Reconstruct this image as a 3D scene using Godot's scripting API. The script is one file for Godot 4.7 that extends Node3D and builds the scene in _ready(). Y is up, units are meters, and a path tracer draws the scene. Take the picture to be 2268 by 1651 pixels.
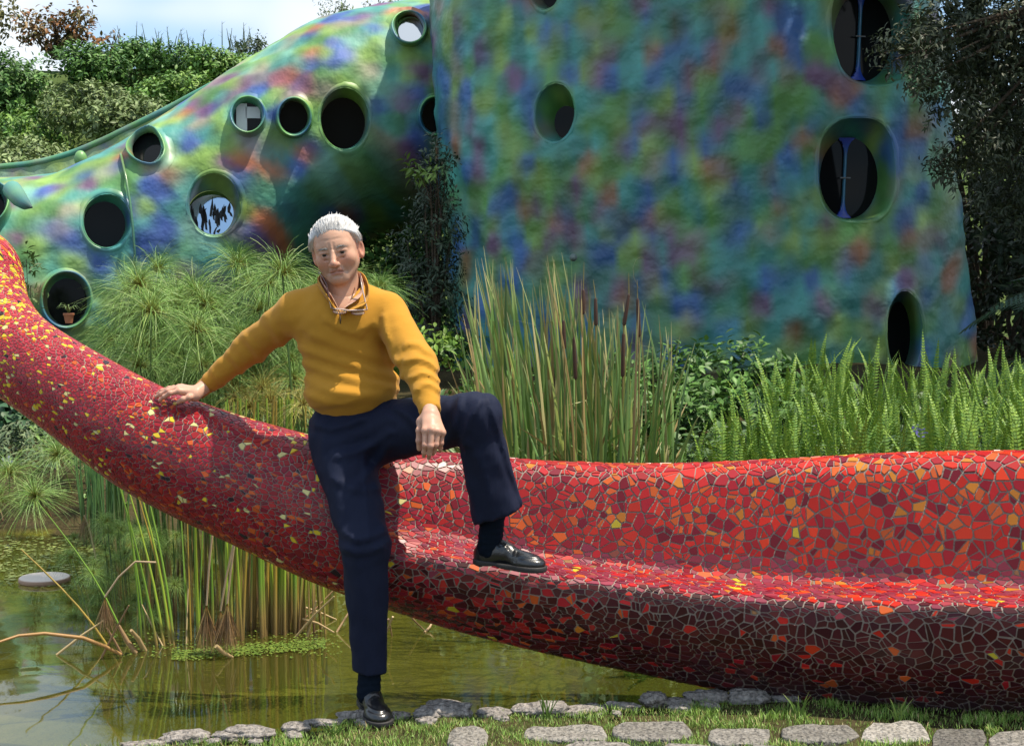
extends Node3D

const EYE := Vector3(0, 1.52, 0)
const FOCAL := 3438.6          # focal length in units of the 2268 x 1651 plan used for measuring
const DIP := 0.0742
const WATER := -0.12
var rng := RandomNumberGenerator.new()
var M := {}
var used_names := {}


func _ready() -> void:
	rng.seed = 20240611
	# ---------------------------------------------------------------- camera, sky, sun, exposure
	var cam := Camera3D.new()
	cam.name = "camera"
	cam.position = EYE
	cam.rotation.x = -DIP
	cam.fov = 27.0
	cam.near = 0.05
	cam.far = 900.0
	add_child(cam)
	var we := WorldEnvironment.new()
	we.name = "environment"
	var env := Environment.new()
	env.background_mode = Environment.BG_SKY
	env.tonemap_mode = Environment.TONE_MAPPER_LINEAR
	env.tonemap_exposure = 1.42
	env.sdfgi_enabled = true
	env.ssao_enabled = true
	env.ssil_enabled = true
	var sky := Sky.new()
	var sm := PanoramaSkyMaterial.new()
	sm.panorama = sky_picture()
	sm.energy_multiplier = 0.84
	sky.sky_material = sm
	env.sky = sky
	we.environment = env
	add_child(we)
	var sun := DirectionalLight3D.new()
	sun.name = "sun"
	sun.light_energy = 1.6
	sun.light_color = Color(1.0, 0.955, 0.88)
	sun.light_angular_distance = 0.8
	sun.shadow_enabled = true
	add_child(sun)
	var az := deg_to_rad(84.0)   # to the right of straight behind the camera
	var el := deg_to_rad(68.0)
	sun.look_at_from_position(Vector3.ZERO, -Vector3(sin(az) * cos(el), sin(el), cos(az) * cos(el)), Vector3.UP)
	make_materials()
	# ---------------------------------------------------------------- the setting
	build_ground()
	build_long_house()
	build_tower()
	build_tail()
	# ---------------------------------------------------------------- plants
	build_plants()
	# ---------------------------------------------------------------- the man and small things
	build_person()
	build_small_things()


# ==================================================================== helpers
class MB:
	## Collects triangles and commits them as one mesh.
	var v := PackedVector3Array()
	var n := PackedVector3Array()
	var c := PackedColorArray()
	var uv := PackedVector2Array()
	var t := PackedInt32Array()

	func p(at: Vector3, no: Vector3, co := Color.WHITE) -> int:
		v.append(at); n.append(no); c.append(co)
		return v.size() - 1

	func tri(a: int, b: int, d: int) -> void:
		t.append(a); t.append(b); t.append(d)

	func quad(a: int, b: int, d: int, e: int) -> void:
		t.append(a); t.append(b); t.append(d)
		t.append(a); t.append(d); t.append(e)

	func flat(pts: Array, co := Color.WHITE) -> void:
		## a flat polygon, front = the side from which pts run counter-clockwise
		var no: Vector3 = (pts[1] - pts[0]).cross(pts[2] - pts[0]).normalized()
		var at: int = v.size()
		for q in pts:
			p(q, no, co)
		for i in range(1, pts.size() - 1):
			tri(at, at + i, at + i + 1)

	func box(o: Vector3, ax: Vector3, ay: Vector3, az: Vector3, co := Color.WHITE) -> void:
		## a box round o with half axes
		for s in [[ax, ay, az], [ay, az, ax], [az, ax, ay]]:
			for k in [-1.0, 1.0]:
				var a: Vector3 = o + s[0] * k
				var no: Vector3 = s[0].normalized() * k
				var i := p(a - s[1] - s[2], no, co)
				p(a + s[1] - s[2], no, co); p(a + s[1] + s[2], no, co); p(a - s[1] + s[2], no, co)
				quad(i, i + 1, i + 2, i + 3)

	func grid(rows: Array, closed := false, cols: Array = [], out_from = null) -> void:
		## rows of equally many points, smooth normals by differences; out_from: a point (or one per row) that the normals leave
		var nr: int = rows.size()
		var nc: int = rows[0].size()
		var at: int = v.size()
		for i in nr:
			for j in nc:
				var ip: int = mini(i + 1, nr - 1)
				var im: int = maxi(i - 1, 0)
				var jp: int = (j + 1) % nc if closed else mini(j + 1, nc - 1)
				var jm: int = (j + nc - 1) % nc if closed else maxi(j - 1, 0)
				var no: Vector3 = (rows[ip][j] - rows[im][j]).cross(rows[i][jp] - rows[i][jm])
				if no.length_squared() < 1e-16:
					no = Vector3.UP
				no = no.normalized()
				if out_from != null:
					var away: Vector3 = rows[i][j] - (out_from[i] if out_from is Array else out_from)
					if no.dot(away) < 0:
						no = -no
				p(rows[i][j], no, cols[i][j] if cols.size() else Color.WHITE)
		for i in nr - 1:
			for j in (nc if closed else nc - 1):
				var j2: int = (j + 1) % nc
				quad(at + i * nc + j, at + (i + 1) * nc + j, at + (i + 1) * nc + j2, at + i * nc + j2)

	func tube(path: Array, radii: Array, sides := 8, cols: Array = [], caps := true, squash := 1.0, side_hint := Vector3.ZERO) -> void:
		var rows := []
		var cc := []
		var prev := Vector3.ZERO
		for i in path.size():
			var tan: Vector3 = (path[mini(i + 1, path.size() - 1)] - path[maxi(i - 1, 0)]).normalized()
			if prev == Vector3.ZERO:
				prev = side_hint if side_hint != Vector3.ZERO else (Vector3.UP if absf(tan.y) < 0.9 else Vector3.RIGHT)
			var a: Vector3 = (prev - tan * prev.dot(tan)).normalized()
			prev = a
			var b: Vector3 = tan.cross(a)
			var row := []
			var cr := []
			for j in sides:
				var w := TAU * j / sides
				row.append(path[i] + (a * cos(w) + b * sin(w) * squash) * radii[i])
				cr.append(cols[i] if cols.size() else Color.WHITE)
			rows.append(row)
			cc.append(cr)
		grid(rows, true, cc, path)
		if caps:
			for e in [0, path.size() - 1]:
				var tan: Vector3 = (path[1] - path[0]).normalized() * -1.0 if e == 0 else (path[e] - path[e - 1]).normalized()
				var at: int = v.size()
				for j in sides:
					p(rows[e][j], tan, cc[e][j])
				for j in range(1, sides - 1):
					tri(at, at + j, at + j + 1)

	func add(o: MB, x := Transform3D()) -> void:
		var at: int = v.size()
		for i in o.v.size():
			p(x * o.v[i], (x.basis * o.n[i]).normalized(), o.c[i])
		for i in o.t:
			t.append(at + i)

	func mesh() -> ArrayMesh:
		var m := ArrayMesh.new()
		if t.is_empty():
			return m
		for i in range(0, t.size(), 3):   # front faces run clockwise, on the side the normals point to
			var a := t[i]
			var b := t[i + 1]
			var d := t[i + 2]
			if (v[b] - v[a]).cross(v[d] - v[a]).dot(n[a] + n[b] + n[d]) > 0.0:
				t[i + 1] = d
				t[i + 2] = b
		var arr := []
		arr.resize(Mesh.ARRAY_MAX)
		arr[Mesh.ARRAY_VERTEX] = v
		arr[Mesh.ARRAY_NORMAL] = n
		arr[Mesh.ARRAY_COLOR] = c
		if uv.size() == v.size():
			arr[Mesh.ARRAY_TEX_UV] = uv
		arr[Mesh.ARRAY_INDEX] = t
		m.add_surface_from_arrays(Mesh.PRIMITIVE_TRIANGLES, arr)
		return m


func pt(px: float, py: float, depth: float) -> Vector3:
	## a point of the plan at a distance in metres
	var x := (px - 1134.0) / FOCAL
	var y := -(py - 825.5) / FOCAL
	var d := Vector3(x, y * cos(DIP) - sin(DIP), -y * sin(DIP) - cos(DIP))
	return EYE + d * (depth / -d.z)


func plan(at: Vector3) -> Vector2:
	var r := at - EYE
	var fw := Vector3(0, -sin(DIP), -cos(DIP))
	var up := Vector3(0, cos(DIP), -sin(DIP))
	var k := FOCAL / r.dot(fw)
	return Vector2(1134.0 + r.x * k, 825.5 - r.dot(up) * k)


func on_level(px: float, py: float, y: float) -> Vector3:
	## where the ray through a plan point meets a height
	var d := pt(px, py, 1.0) - EYE
	return EYE + d * ((y - EYE.y) / d.y)


func base_name(s: String) -> String:
	if not used_names.has(s):
		used_names[s] = 0
		return s
	used_names[s] += 1
	return "%s_%03d" % [s, used_names[s]]


func thing(called: String, label: String, category: String, at := Vector3.ZERO, group := "", kind := "") -> Node3D:
	var o := Node3D.new()
	o.name = base_name(called)
	add_child(o, true)
	o.position = at
	tag(o, label, category, group, kind)
	return o


func tag(o: Node, label: String, category := "", group := "", kind := "") -> void:
	if label: o.set_meta("label", label)
	if category: o.set_meta("category", category)
	if group: o.set_meta("group", group)
	if kind: o.set_meta("kind", kind)


func part(called: String, mesh: Mesh, m: Material, parent: Node, at = null, kind := "") -> MeshInstance3D:
	## a mesh given in world axes; it is moved into its parent's place
	var o := MeshInstance3D.new()
	var k := 0
	o.name = called
	if parent == self:
		o.name = base_name(called)
	else:
		var key := "%d/%s" % [parent.get_instance_id(), called]
		if used_names.has(key):
			used_names[key] += 1
			o.name = "%s_%03d" % [called, used_names[key]]
		else:
			used_names[key] = 0
	o.mesh = mesh
	o.material_override = m
	parent.add_child(o, true)
	if at is Transform3D:
		o.transform = at
	elif at is Vector3:
		o.position = at
	else:
		var g := Vector3.ZERO
		var q: Node = parent
		while q != self:
			g += (q as Node3D).position
			q = q.get_parent()
		o.position = -g
	if kind: o.set_meta("kind", kind)
	return o


func scatter(called: String, mesh: Mesh, m: Material, where: Array, tints: Array, parent: Node) -> MultiMeshInstance3D:
	var mm := MultiMesh.new()
	mm.transform_format = MultiMesh.TRANSFORM_3D
	mm.use_colors = true
	mm.mesh = mesh
	mm.instance_count = where.size()
	for i in where.size():
		mm.set_instance_transform(i, where[i])
		mm.set_instance_color(i, tints[i])
	var o := MultiMeshInstance3D.new()
	o.name = called if parent != self else base_name(called)
	o.multimesh = mm
	o.material_override = m
	o.set_meta("kind", "stuff")
	parent.add_child(o, true)
	if parent != self:
		o.position = -(parent as Node3D).position
	return o


func mat(r: float, g: float, b: float, rough := 0.8, called := "", spec := 0.5) -> StandardMaterial3D:
	var m := StandardMaterial3D.new()
	m.albedo_color = Color(r, g, b).linear_to_srgb()
	m.roughness = rough
	m.metallic_specular = spec
	m.vertex_color_use_as_albedo = true
	m.resource_name = called
	return m


func noise_img(size: int, freq: float, octaves: int, sd: int, type := FastNoiseLite.TYPE_SIMPLEX_SMOOTH, lo := 0.0, hi := 1.0) -> Image:
	var f := FastNoiseLite.new()
	f.seed = sd
	f.noise_type = type
	f.frequency = freq
	f.fractal_type = FastNoiseLite.FRACTAL_FBM
	f.fractal_octaves = octaves
	var im := f.get_seamless_image(size, size)
	im.convert(Image.FORMAT_RGB8)
	if lo != 0.0 or hi != 1.0:
		for y in size:
			for x in size:
				var a := lerpf(lo, hi, im.get_pixel(x, y).r)
				im.set_pixel(x, y, Color(a, a, a))
	return im


func relief(m: StandardMaterial3D, im: Image, depth_cm: float, scale: float) -> void:
	m.heightmap_enabled = true
	m.heightmap_texture = ImageTexture.create_from_image(im)
	m.heightmap_scale = depth_cm
	m.uv1_triplanar = true
	m.uv1_world_triplanar = true
	m.uv1_scale = Vector3.ONE * scale


func tone(m: StandardMaterial3D, im: Image, scale: float) -> void:
	m.albedo_texture = ImageTexture.create_from_image(im)
	m.uv1_triplanar = true
	m.uv1_world_triplanar = true
	m.uv1_scale = Vector3.ONE * scale


func sky_picture() -> ImageTexture:
	## pale blue with broad bright cloud all round
	var w := 1024
	var h := 512
	var f := FastNoiseLite.new()
	f.seed = 11
	f.frequency = 1.0
	f.fractal_octaves = 5
	f.noise_type = FastNoiseLite.TYPE_SIMPLEX_SMOOTH
	var im := Image.create(w, h, false, Image.FORMAT_RGBF)
	for y in h:
		var e := (0.5 - (y + 0.5) / h) * PI
		for x in w:
			var a := TAU * (x + 0.5) / w
			var d := Vector3(cos(e) * sin(a), sin(e), cos(e) * cos(a))
			var up := maxf(d.y, 0.0)
			var blue := Color(0.24, 0.44, 0.78).lerp(Color(0.50, 0.74, 0.97), exp(-up * 2.6))
			var q := d / (0.25 + up) * 0.9
			var c := f.get_noise_3d(q.x, q.y * 0.4, q.z) * 0.5 + 0.5
			var k := smoothstep(0.40, 0.62, c + 0.10 * exp(-up * 3.0))
			var cloud := Color(0.93, 0.97, 1.0) * (0.86 + 0.25 * c)
			im.set_pixel(x, y, blue.lerp(cloud, k * 0.86))
	return ImageTexture.create_from_image(im)


func rough_noise(sd: int, freq: float, octaves := 3) -> FastNoiseLite:
	var f := FastNoiseLite.new()
	f.seed = sd
	f.frequency = freq
	f.noise_type = FastNoiseLite.TYPE_SIMPLEX_SMOOTH
	f.fractal_octaves = octaves
	return f


func spline(keys: Array, x: float) -> Array:
	## keys: rows of numbers sorted by their first; Catmull-Rom between them
	var i := 0
	while i < keys.size() - 2 and keys[i + 1][0] < x:
		i += 1
	var k0: Array = keys[maxi(i - 1, 0)]
	var k1: Array = keys[i]
	var k2: Array = keys[i + 1]
	var k3: Array = keys[mini(i + 2, keys.size() - 1)]
	var t := clampf((x - k1[0]) / (k2[0] - k1[0]), 0.0, 1.0)
	var out := []
	for j in k1.size():
		out.append(k1[j] + (k2[j] - k1[j]) * t if j == 0 else cubic_interpolate(k1[j], k2[j], k0[j], k3[j], t))
	return out


func jit(a: float) -> float:
	return rng.randf_range(-a, a)


func dirv() -> Vector3:
	var z := rng.randf_range(-1, 1)
	var a := rng.randf() * TAU
	var r := sqrt(1.0 - z * z)
	return Vector3(r * cos(a), z, r * sin(a))


func shade(c: Color, k: float) -> Color:
	return Color(c.r * k, c.g * k, c.b * k)


# ---------------------------------------------------------------- surface nets
func nets(f: Callable, lo: Vector3, hi: Vector3, h: float, slack := 1.3) -> MB:
	var B := 5
	var nx := int(ceil((hi.x - lo.x) / h / B)) * B + 1
	var ny := int(ceil((hi.y - lo.y) / h / B)) * B + 1
	var nz := int(ceil((hi.z - lo.z) / h / B)) * B + 1
	var val := PackedFloat32Array()
	val.resize(nx * ny * nz)
	val.fill(1e9)
	var cell := PackedInt32Array()
	cell.resize(nx * ny * nz)
	cell.fill(-1)
	var blocks := []
	var reach := B * h * 0.87 * slack
	for bz in range(0, nz - 1, B):
		for by in range(0, ny - 1, B):
			for bx in range(0, nx - 1, B):
				var c := lo + Vector3(bx + B * 0.5, by + B * 0.5, bz + B * 0.5) * h
				var d: float = f.call(c)
				if absf(d) > reach:
					continue
				blocks.append(Vector3i(bx, by, bz))
				for k in range(bz, bz + B + 1):
					for j in range(by, by + B + 1):
						var row := (k * ny + j) * nx
						for i in range(bx, bx + B + 1):
							if val[row + i] > 9e8:
								val[row + i] = f.call(lo + Vector3(i, j, k) * h)
	var mb := MB.new()
	var sy := nx
	var sz := nx * ny
	var off := PackedInt32Array([0, 1, sy, sy + 1, sz, sz + 1, sz + sy, sz + sy + 1])
	var e1 := PackedInt32Array([0, 2, 4, 6, 0, 1, 4, 5, 0, 1, 2, 3])
	var e2 := PackedInt32Array([1, 3, 5, 7, 2, 3, 6, 7, 4, 5, 6, 7])
	var cp: Array[Vector3] = []
	for q in 8:
		cp.append(Vector3(q & 1, (q >> 1) & 1, (q >> 2) & 1))
	for b: Vector3i in blocks:
		for k in range(b.z, b.z + B):
			for j in range(b.y, b.y + B):
				for i in range(b.x, b.x + B):
					var at := (k * ny + j) * nx + i
					var m := 0
					for q in 8:
						if val[at + off[q]] < 0.0:
							m += 1
					if m == 0 or m == 8:
						continue
					var s := Vector3.ZERO
					var cnt := 0
					for e in 12:
						var a := val[at + off[e1[e]]]
						var d := val[at + off[e2[e]]]
						if (a < 0.0) != (d < 0.0):
							s += cp[e1[e]].lerp(cp[e2[e]], a / (a - d))
							cnt += 1
					cell[at] = mb.v.size()
					mb.v.append(lo + (Vector3(i, j, k) + s / cnt) * h)
					mb.n.append(Vector3.ZERO)
					mb.c.append(Color.WHITE)
	for b: Vector3i in blocks:
		for k in range(b.z, b.z + B):
			for j in range(b.y, b.y + B):
				for i in range(b.x, b.x + B):
					var at := (k * ny + j) * nx + i
					if cell[at] < 0 or i == 0 or j == 0 or k == 0:
						continue
					var a := val[at] < 0.0
					for ax in 3:
						var o1: int = [1, sy, sz][ax]
						if (val[at + o1] < 0.0) == a:
							continue
						var u: int = [sy, sz, 1][ax]
						var w: int = [sz, 1, sy][ax]
						var q0 := cell[at]
						var q1 := cell[at - u]
						var q2 := cell[at - u - w]
						var q3 := cell[at - w]
						if q1 < 0 or q2 < 0 or q3 < 0:
							continue
						if a:
							mb.quad(q0, q1, q2, q3)
						else:
							mb.quad(q0, q3, q2, q1)
	for i in range(0, mb.t.size(), 3):
		var a := mb.t[i]
		var b := mb.t[i + 1]
		var d := mb.t[i + 2]
		var no := (mb.v[b] - mb.v[a]).cross(mb.v[d] - mb.v[a])
		mb.n[a] += no
		mb.n[b] += no
		mb.n[d] += no
	for i in mb.n.size():
		mb.n[i] = mb.n[i].normalized()
	return mb


func smin(a: float, b: float, k: float) -> float:
	var h := maxf(k - absf(a - b), 0.0) / k
	return minf(a, b) - h * h * k * 0.25


func cap(p: Vector3, a: Vector3, b: Vector3, ra: float, rb: float) -> float:
	var ab := b - a
	var t := clampf((p - a).dot(ab) / ab.length_squared(), 0.0, 1.0)
	return (p - a - ab * t).length() - lerpf(ra, rb, t)


func ell(p: Vector3, c: Vector3, r: Vector3) -> float:
	var q := (p - c) / r
	var k := q.length()
	return (k - 1.0) * minf(r.x, minf(r.y, r.z)) if k < 0.6 else k * (k - 1.0) / maxf((q / r).length(), 1e-6)


# ==================================================================== materials
func make_materials() -> void:
	var fine := noise_img(512, 0.02, 5, 3)
	var lumps := noise_img(512, 0.012, 4, 5)
	M.plaster = mat(1, 1, 1, 0.6, "painted_plaster", 0.4)
	relief(M.plaster, lumps, 1.8, 0.6)
	M.stucco = mat(1, 1, 1, 0.46, "painted_stucco", 0.5)
	relief(M.stucco, lumps, 2.3, 0.55)
	M.rim = mat(1, 1, 1, 0.42, "painted_rim", 0.5)
	M.grout = mat(0.225, 0.185, 0.155, 0.85, "grout")
	relief(M.grout, fine, 0.4, 6.0)
	M.tile = mat(1, 1, 1, 0.33, "glazed_tile", 0.33)
	M.soil = mat(1, 1, 1, 0.95, "soil", 0.2)
	relief(M.soil, fine, 2.0, 1.7)
	M.rock = mat(1, 1, 1, 0.9, "rock", 0.3)
	relief(M.rock, fine, 1.6, 3.5)
	tone(M.rock, noise_img(256, 0.05, 5, 9, FastNoiseLite.TYPE_SIMPLEX_SMOOTH, 0.55, 1.3), 4.0)
	M.water = mat(0.072, 0.074, 0.012, 0.03, "pond_water", 0.5)
	M.water.transparency = BaseMaterial3D.TRANSPARENCY_ALPHA
	M.water.albedo_color.a = 0.45
	relief(M.water, noise_img(512, 0.008, 2, 21), 0.05, 0.9)
	M.leaf = mat(1, 1, 1, 0.5, "leaf", 0.4)
	M.leaf.backlight_enabled = true
	M.leaf.backlight = Color(0.5, 0.5, 0.5)
	M.blade = mat(1, 1, 1, 0.45, "blade", 0.45)
	M.blade.backlight_enabled = true
	M.blade.backlight = Color(0.35, 0.35, 0.35)
	M.bark = mat(0.07, 0.055, 0.04, 0.95, "bark", 0.2)
	relief(M.bark, fine, 1.5, 3.0)
	M.dark = mat(0.006, 0.006, 0.007, 0.9, "dark_room", 0.1)
	M.glass = mat(0.008, 0.009, 0.010, 0.03, "window_glass", 0.24)
	M.mirror = mat(0.62, 0.65, 0.68, 0.06, "mirror_film", 0.5)
	M.mirror.metallic = 1.0
	M.plain = mat(1, 1, 1, 0.6, "paint")
	M.gloss = mat(1, 1, 1, 0.25, "gloss_paint")


# ==================================================================== ground and pond
func near_edge(x: float) -> float:
	## how far the lawn reaches before the pond, as depth
	var k := [[-40.0, 4.3], [-4.0, 4.3], [-1.6, 4.66], [-1.1, 4.80], [-0.76, 4.90], [-0.49, 5.05], [-0.2, 5.10], [0.25, 5.17], [0.84, 5.27], [1.2, 5.33], [4.0, 5.35], [40.0, 5.35]]
	return spline(k, x)[1]


func far_edge(x: float) -> float:
	var k := [[-60.0, 12.0], [-6.0, 10.4], [-3.4, 9.35], [-2.2, 9.1], [-1.0, 9.2], [-0.5, 8.6], [0.0, 7.9], [0.6, 6.7], [1.0, 5.9], [1.35, 5.2], [40.0, 5.2]]
	return spline(k, x)[1]


func land(x: float, d: float) -> float:
	## height of the ground at x and depth d
	var e1 := d - near_edge(x)
	var e2 := far_edge(x) - d
	var inside := minf(e1, e2)
	if inside > 0.0:
		var shore := -0.02 if e1 < e2 else -0.09
		return lerpf(shore, -0.36, smoothstep(0.0, 0.32, inside))
	if e1 <= 0.0:
		return -0.01 + 0.012 * sin(x * 5.1 + d * 3.0)
	var b := -e2
	var right := smoothstep(0.3, 1.6, x)
	var h := -0.09 + smoothstep(0.0, 0.9, b) * lerpf(0.22, 0.50, right) + smoothstep(0.6, 5.0, b) * lerpf(0.35, 0.12, right)
	h += smoothstep(19.0, 30.0, d) * 4.6 * (1.0 - smoothstep(3.0, 12.0, x) * 0.4)
	h += 0.05 * sin(x * 2.3 + 1.0) * sin(d * 1.9) * smoothstep(0.3, 1.0, b)
	return h


func build_ground() -> void:
	var xs := []
	var x := -4.0
	while x < 4.01:
		xs.append(x)
		x += 0.1
	var step := 0.2
	var xl := -4.0
	var xr := 4.0
	while xr < 400.0:
		xr += step; xl -= step
		step *= 1.22
		xs.append(xr); xs.push_front(xl)
	var ds := []
	var d := 3.6
	while d < 11.0:
		ds.append(d)
		d += 0.09
	step = 0.25
	while d < 600.0:
		ds.append(d)
		d += step
		step *= 1.1
	d = 3.6
	step = 0.2
	while d > -300.0:
		d -= step
		step *= 1.3
		ds.push_front(d)
	var nz := rough_noise(77, 0.9)
	var mb := MB.new()
	var rows := []
	var cols := []
	for dd in ds:
		var r := []
		var c := []
		for xx in xs:
			r.append(Vector3(xx, land(xx, dd), -dd))
			var k: float = nz.get_noise_2d(xx * 3.0, dd * 3.0) * 0.5 + 0.5
			var col := Color(0.035, 0.04, 0.014).lerp(Color(0.085, 0.06, 0.035), k)
			if minf(dd - near_edge(xx), far_edge(xx) - dd) > 0.05:   # silt of the pond bed
				col = Color(0.135, 0.138, 0.017).lerp(Color(0.17, 0.168, 0.022), k)
			if dd > 19.0:
				col = Color(0.05, 0.085, 0.024).lerp(Color(0.09, 0.12, 0.04), k)
			c.append(col)
		rows.append(r)
		cols.append(c)
	mb.grid(rows, false, cols, Vector3(0, -900, -20))
	var g := part("ground", mb.mesh(), M.soil, self)
	tag(g, "earth under the lawn, the planted banks and the pond", "", "", "structure")
	# the pond
	var wb := MB.new()
	var wr := []
	for i in 40:
		var dd := 4.2 + i * 0.21
		var r := []
		for j in 60:
			r.append(Vector3(-30.0 + 31.9 * pow(j / 59.0, 0.35), WATER, -dd))
		wr.append(r)
	wb.grid(wr, false, [], Vector3(0, -100, -7))
	var w := part("water", wb.mesh(), M.water, self)
	tag(w, "still olive green pond water", "", "", "structure")
	build_stones()


func boulder(sd: int, flat_: float, rough: float) -> ArrayMesh:
	var f := rough_noise(sd, 1.1, 3)
	var g := rough_noise(sd + 50, 3.5, 2)
	var rows := []
	var cols := []
	for i in 13:
		var a := PI * i / 12.0
		var r := []
		var c := []
		for j in 18:
			var b := TAU * j / 18.0
			var d := Vector3(sin(a) * cos(b), cos(a), sin(a) * sin(b))
			var box := 1.0 / pow(pow(absf(d.x), 4.0) + pow(absf(d.y), 4.0) + pow(absf(d.z), 4.0), 0.25)
			var k := lerpf(1.0, box, 0.7) * (1.0 + rough * f.get_noise_3dv(d * 1.4) + rough * 0.35 * g.get_noise_3dv(d))
			r.append(d * k * Vector3(1, flat_, 1))
			var s := 0.8 + 0.5 * g.get_noise_3dv(d * 2.0)
			c.append(Color(0.36, 0.33, 0.305) * s)
		rows.append(r)
		cols.append(c)
	var mb := MB.new()
	mb.grid(rows, true, cols, Vector3.ZERO)
	return mb.mesh()


var slabs := []   # outlines of the flagstones on the lawn, as x and depth


func build_stones() -> void:
	var shapes := []
	for i in 7:
		shapes.append(boulder(300 + i * 7, 0.72, 0.32))
	var edging := thing("pond_edging", "low edging of grey rough stones between the lawn and the pond", "", Vector3(0, 0, -5.0), "", "structure")
	var px := 300.0
	while px < 1760.0:
		var x := (px - 1134.0) / FOCAL * 5.0
		var dd := near_edge(x)
		var s := rng.randf_range(0.026, 0.050)
		x = (px - 1134.0) / FOCAL * dd
		var tr := Transform3D(Basis(Vector3.UP, jit(0.5) + (PI if rng.randf() < 0.5 else 0.0)) * Basis(Vector3.RIGHT, jit(0.25)), Vector3(x, 0.002 + jit(0.010), -dd + jit(0.022) + 0.005) - edging.position)
		tr.basis = tr.basis.scaled_local(Vector3(s * rng.randf_range(1.0, 2.3), s * rng.randf_range(0.55, 0.95), s))
		part("stone", shapes[rng.randi() % 7], M.rock, edging, tr)
		if rng.randf() < 0.55:
			var s2 := rng.randf_range(0.014, 0.028)
			var t2 := Transform3D(Basis(Vector3.UP, rng.randf() * TAU).scaled_local(Vector3(s2 * 1.4, s2 * 0.8, s2)), Vector3(x + jit(0.05), 0.0, -dd + 0.075 + jit(0.02)) - edging.position)
			part("stone", shapes[rng.randi() % 7], M.rock, edging, t2)
		px += tr.basis.x.length() * 1.75 * FOCAL / dd
	# flagstones: plan outlines on the lawn
	var path := thing("path", "grey flagstones set in the lawn beside the pond", "", Vector3(0.6, 0, -5.0), "", "structure")
	var list := [[1164, 1342, 1601, 1630], [1357, 1524, 1592, 1627], [1570, 1706, 1605, 1640], [1738, 1897, 1595, 1631], [1917, 2059, 1591, 1636], [2067, 2180, 1603, 1655], [2196, 2330, 1611, 1660], [996, 1082, 1604, 1643], [1250, 1402, 1634, 1672], [1450, 1590, 1642, 1680], [1640, 1812, 1645, 1690], [880, 1010, 1655, 1700], [1850, 2030, 1650, 1700], [1080, 1210, 1664, 1710]]
	var k := 0
	for q in list:
		k += 1
		var pts := []
		var c := on_level((q[0] + q[1]) * 0.5, (q[2] + q[3]) * 0.5, 0.02)
		var n := 9
		for i in n:
			var a := TAU * (i + jit(0.25)) / n
			var ex := pow(absf(cos(a)), 0.6) * signf(cos(a)) * rng.randf_range(0.94, 1.12)
			var ey := pow(absf(sin(a)), 0.6) * signf(sin(a)) * rng.randf_range(0.9, 1.14)
			var w := on_level((q[0] + q[1]) * 0.5 + ex * (q[1] - q[0]) * 0.55 * rng.randf_range(0.9, 1.03), (q[2] + q[3]) * 0.5 - ey * (q[3] - q[2]) * 0.57 * rng.randf_range(0.88, 1.02), 0.02)
			pts.append(Vector2(w.x, w.z))
		var round_ := []
		for i in n:
			for s in 3:
				round_.append(pts[i].lerp(pts[(i + 1) % n], s / 3.0 + 0.08) * 0.5 + (pts[i] * 0.5 + pts[(i + 1) % n] * 0.5).lerp(pts[i], 1.0 - s / 3.0) * 0.5)
		slabs.append(PackedVector2Array(round_))
		var f := rough_noise(400 + k, 6.0, 3)
		var rows := []
		var cols := []
		var mid := Vector2(c.x, c.z)
		var toned: float = [1.0, 0.8, 0.9, 0.75, 1.25, 0.55, 0.9, 0.95, 0.95, 1.0, 0.9, 1.0, 0.9, 1.0][k - 1]  # brighter and darker stones: sun and shade put into the tone
		for s in [[1.0, -0.06], [1.0, 0.0], [0.985, 0.007], [0.95, 0.011], [0.8, 0.013], [0.55, 0.013], [0.28, 0.013], [0.0, 0.013]]:
			var r := []
			var cc := []
			for w: Vector2 in round_:
				var at := mid.lerp(w, s[0] * (1.0 + (0.04 * f.get_noise_2dv(w * 3.0) if s[0] > 0.9 else 0.0)))
				r.append(Vector3(at.x, s[1] + 0.008 * f.get_noise_2dv(at * 1.5), at.y))
				cc.append(Color(0.32, 0.30, 0.27) * (toned * (0.9 + 0.35 * f.get_noise_2dv(at * 4.0))))
			rows.append(r)
			cols.append(cc)
		var mb := MB.new()
		mb.grid(rows, true, cols, Vector3(mid.x, -0.5, mid.y))
		part("flagstone", mb.mesh(), M.rock, path)


# ==================================================================== the mosaic tail
const TAIL := [
	# along, plan x, plan y, half height in plan units, depth, 0 round .. 1 bench
	[-3.0, -420, 700, 80, 6.5, 0.0], [-2.0, -300, 610, 82, 6.4, 0.0], [-1.0, -165, 560, 84, 6.3, 0.0], [0.0, -58, 590, 88, 6.18, 0.0], [0.5, -40, 645, 91, 6.1, 0.0], [1.0, -26, 700, 93, 6.0, 0.0],
	[2.0, 30, 778, 96, 5.88, 0.0], [3.0, 151, 862, 101, 5.74, 0.0], [4.0, 340, 981, 121, 5.6, 0.0], [5.0, 560, 1072, 138, 5.5, 0.0], [6.0, 780, 1148, 163, 5.43, 0.06],
	[7.0, 985, 1198, 188, 5.39, 0.72], [8.0, 1190, 1238, 205, 5.37, 1.0], [9.0, 1445, 1270, 231, 5.35, 1.0], [10.0, 1750, 1295, 267, 5.29, 1.0], [11.0, 2050, 1302, 288, 5.19, 1.0],
	[12.0, 2300, 1309, 299, 5.11, 1.0], [13.0, 2600, 1312, 305, 5.03, 1.0], [14.0, 2900, 1320, 305, 4.98, 1.0], [15.0, 3300, 1330, 305, 4.95, 1.0], [16.0, 3700, 1340, 305, 4.95, 1.0]]
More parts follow.
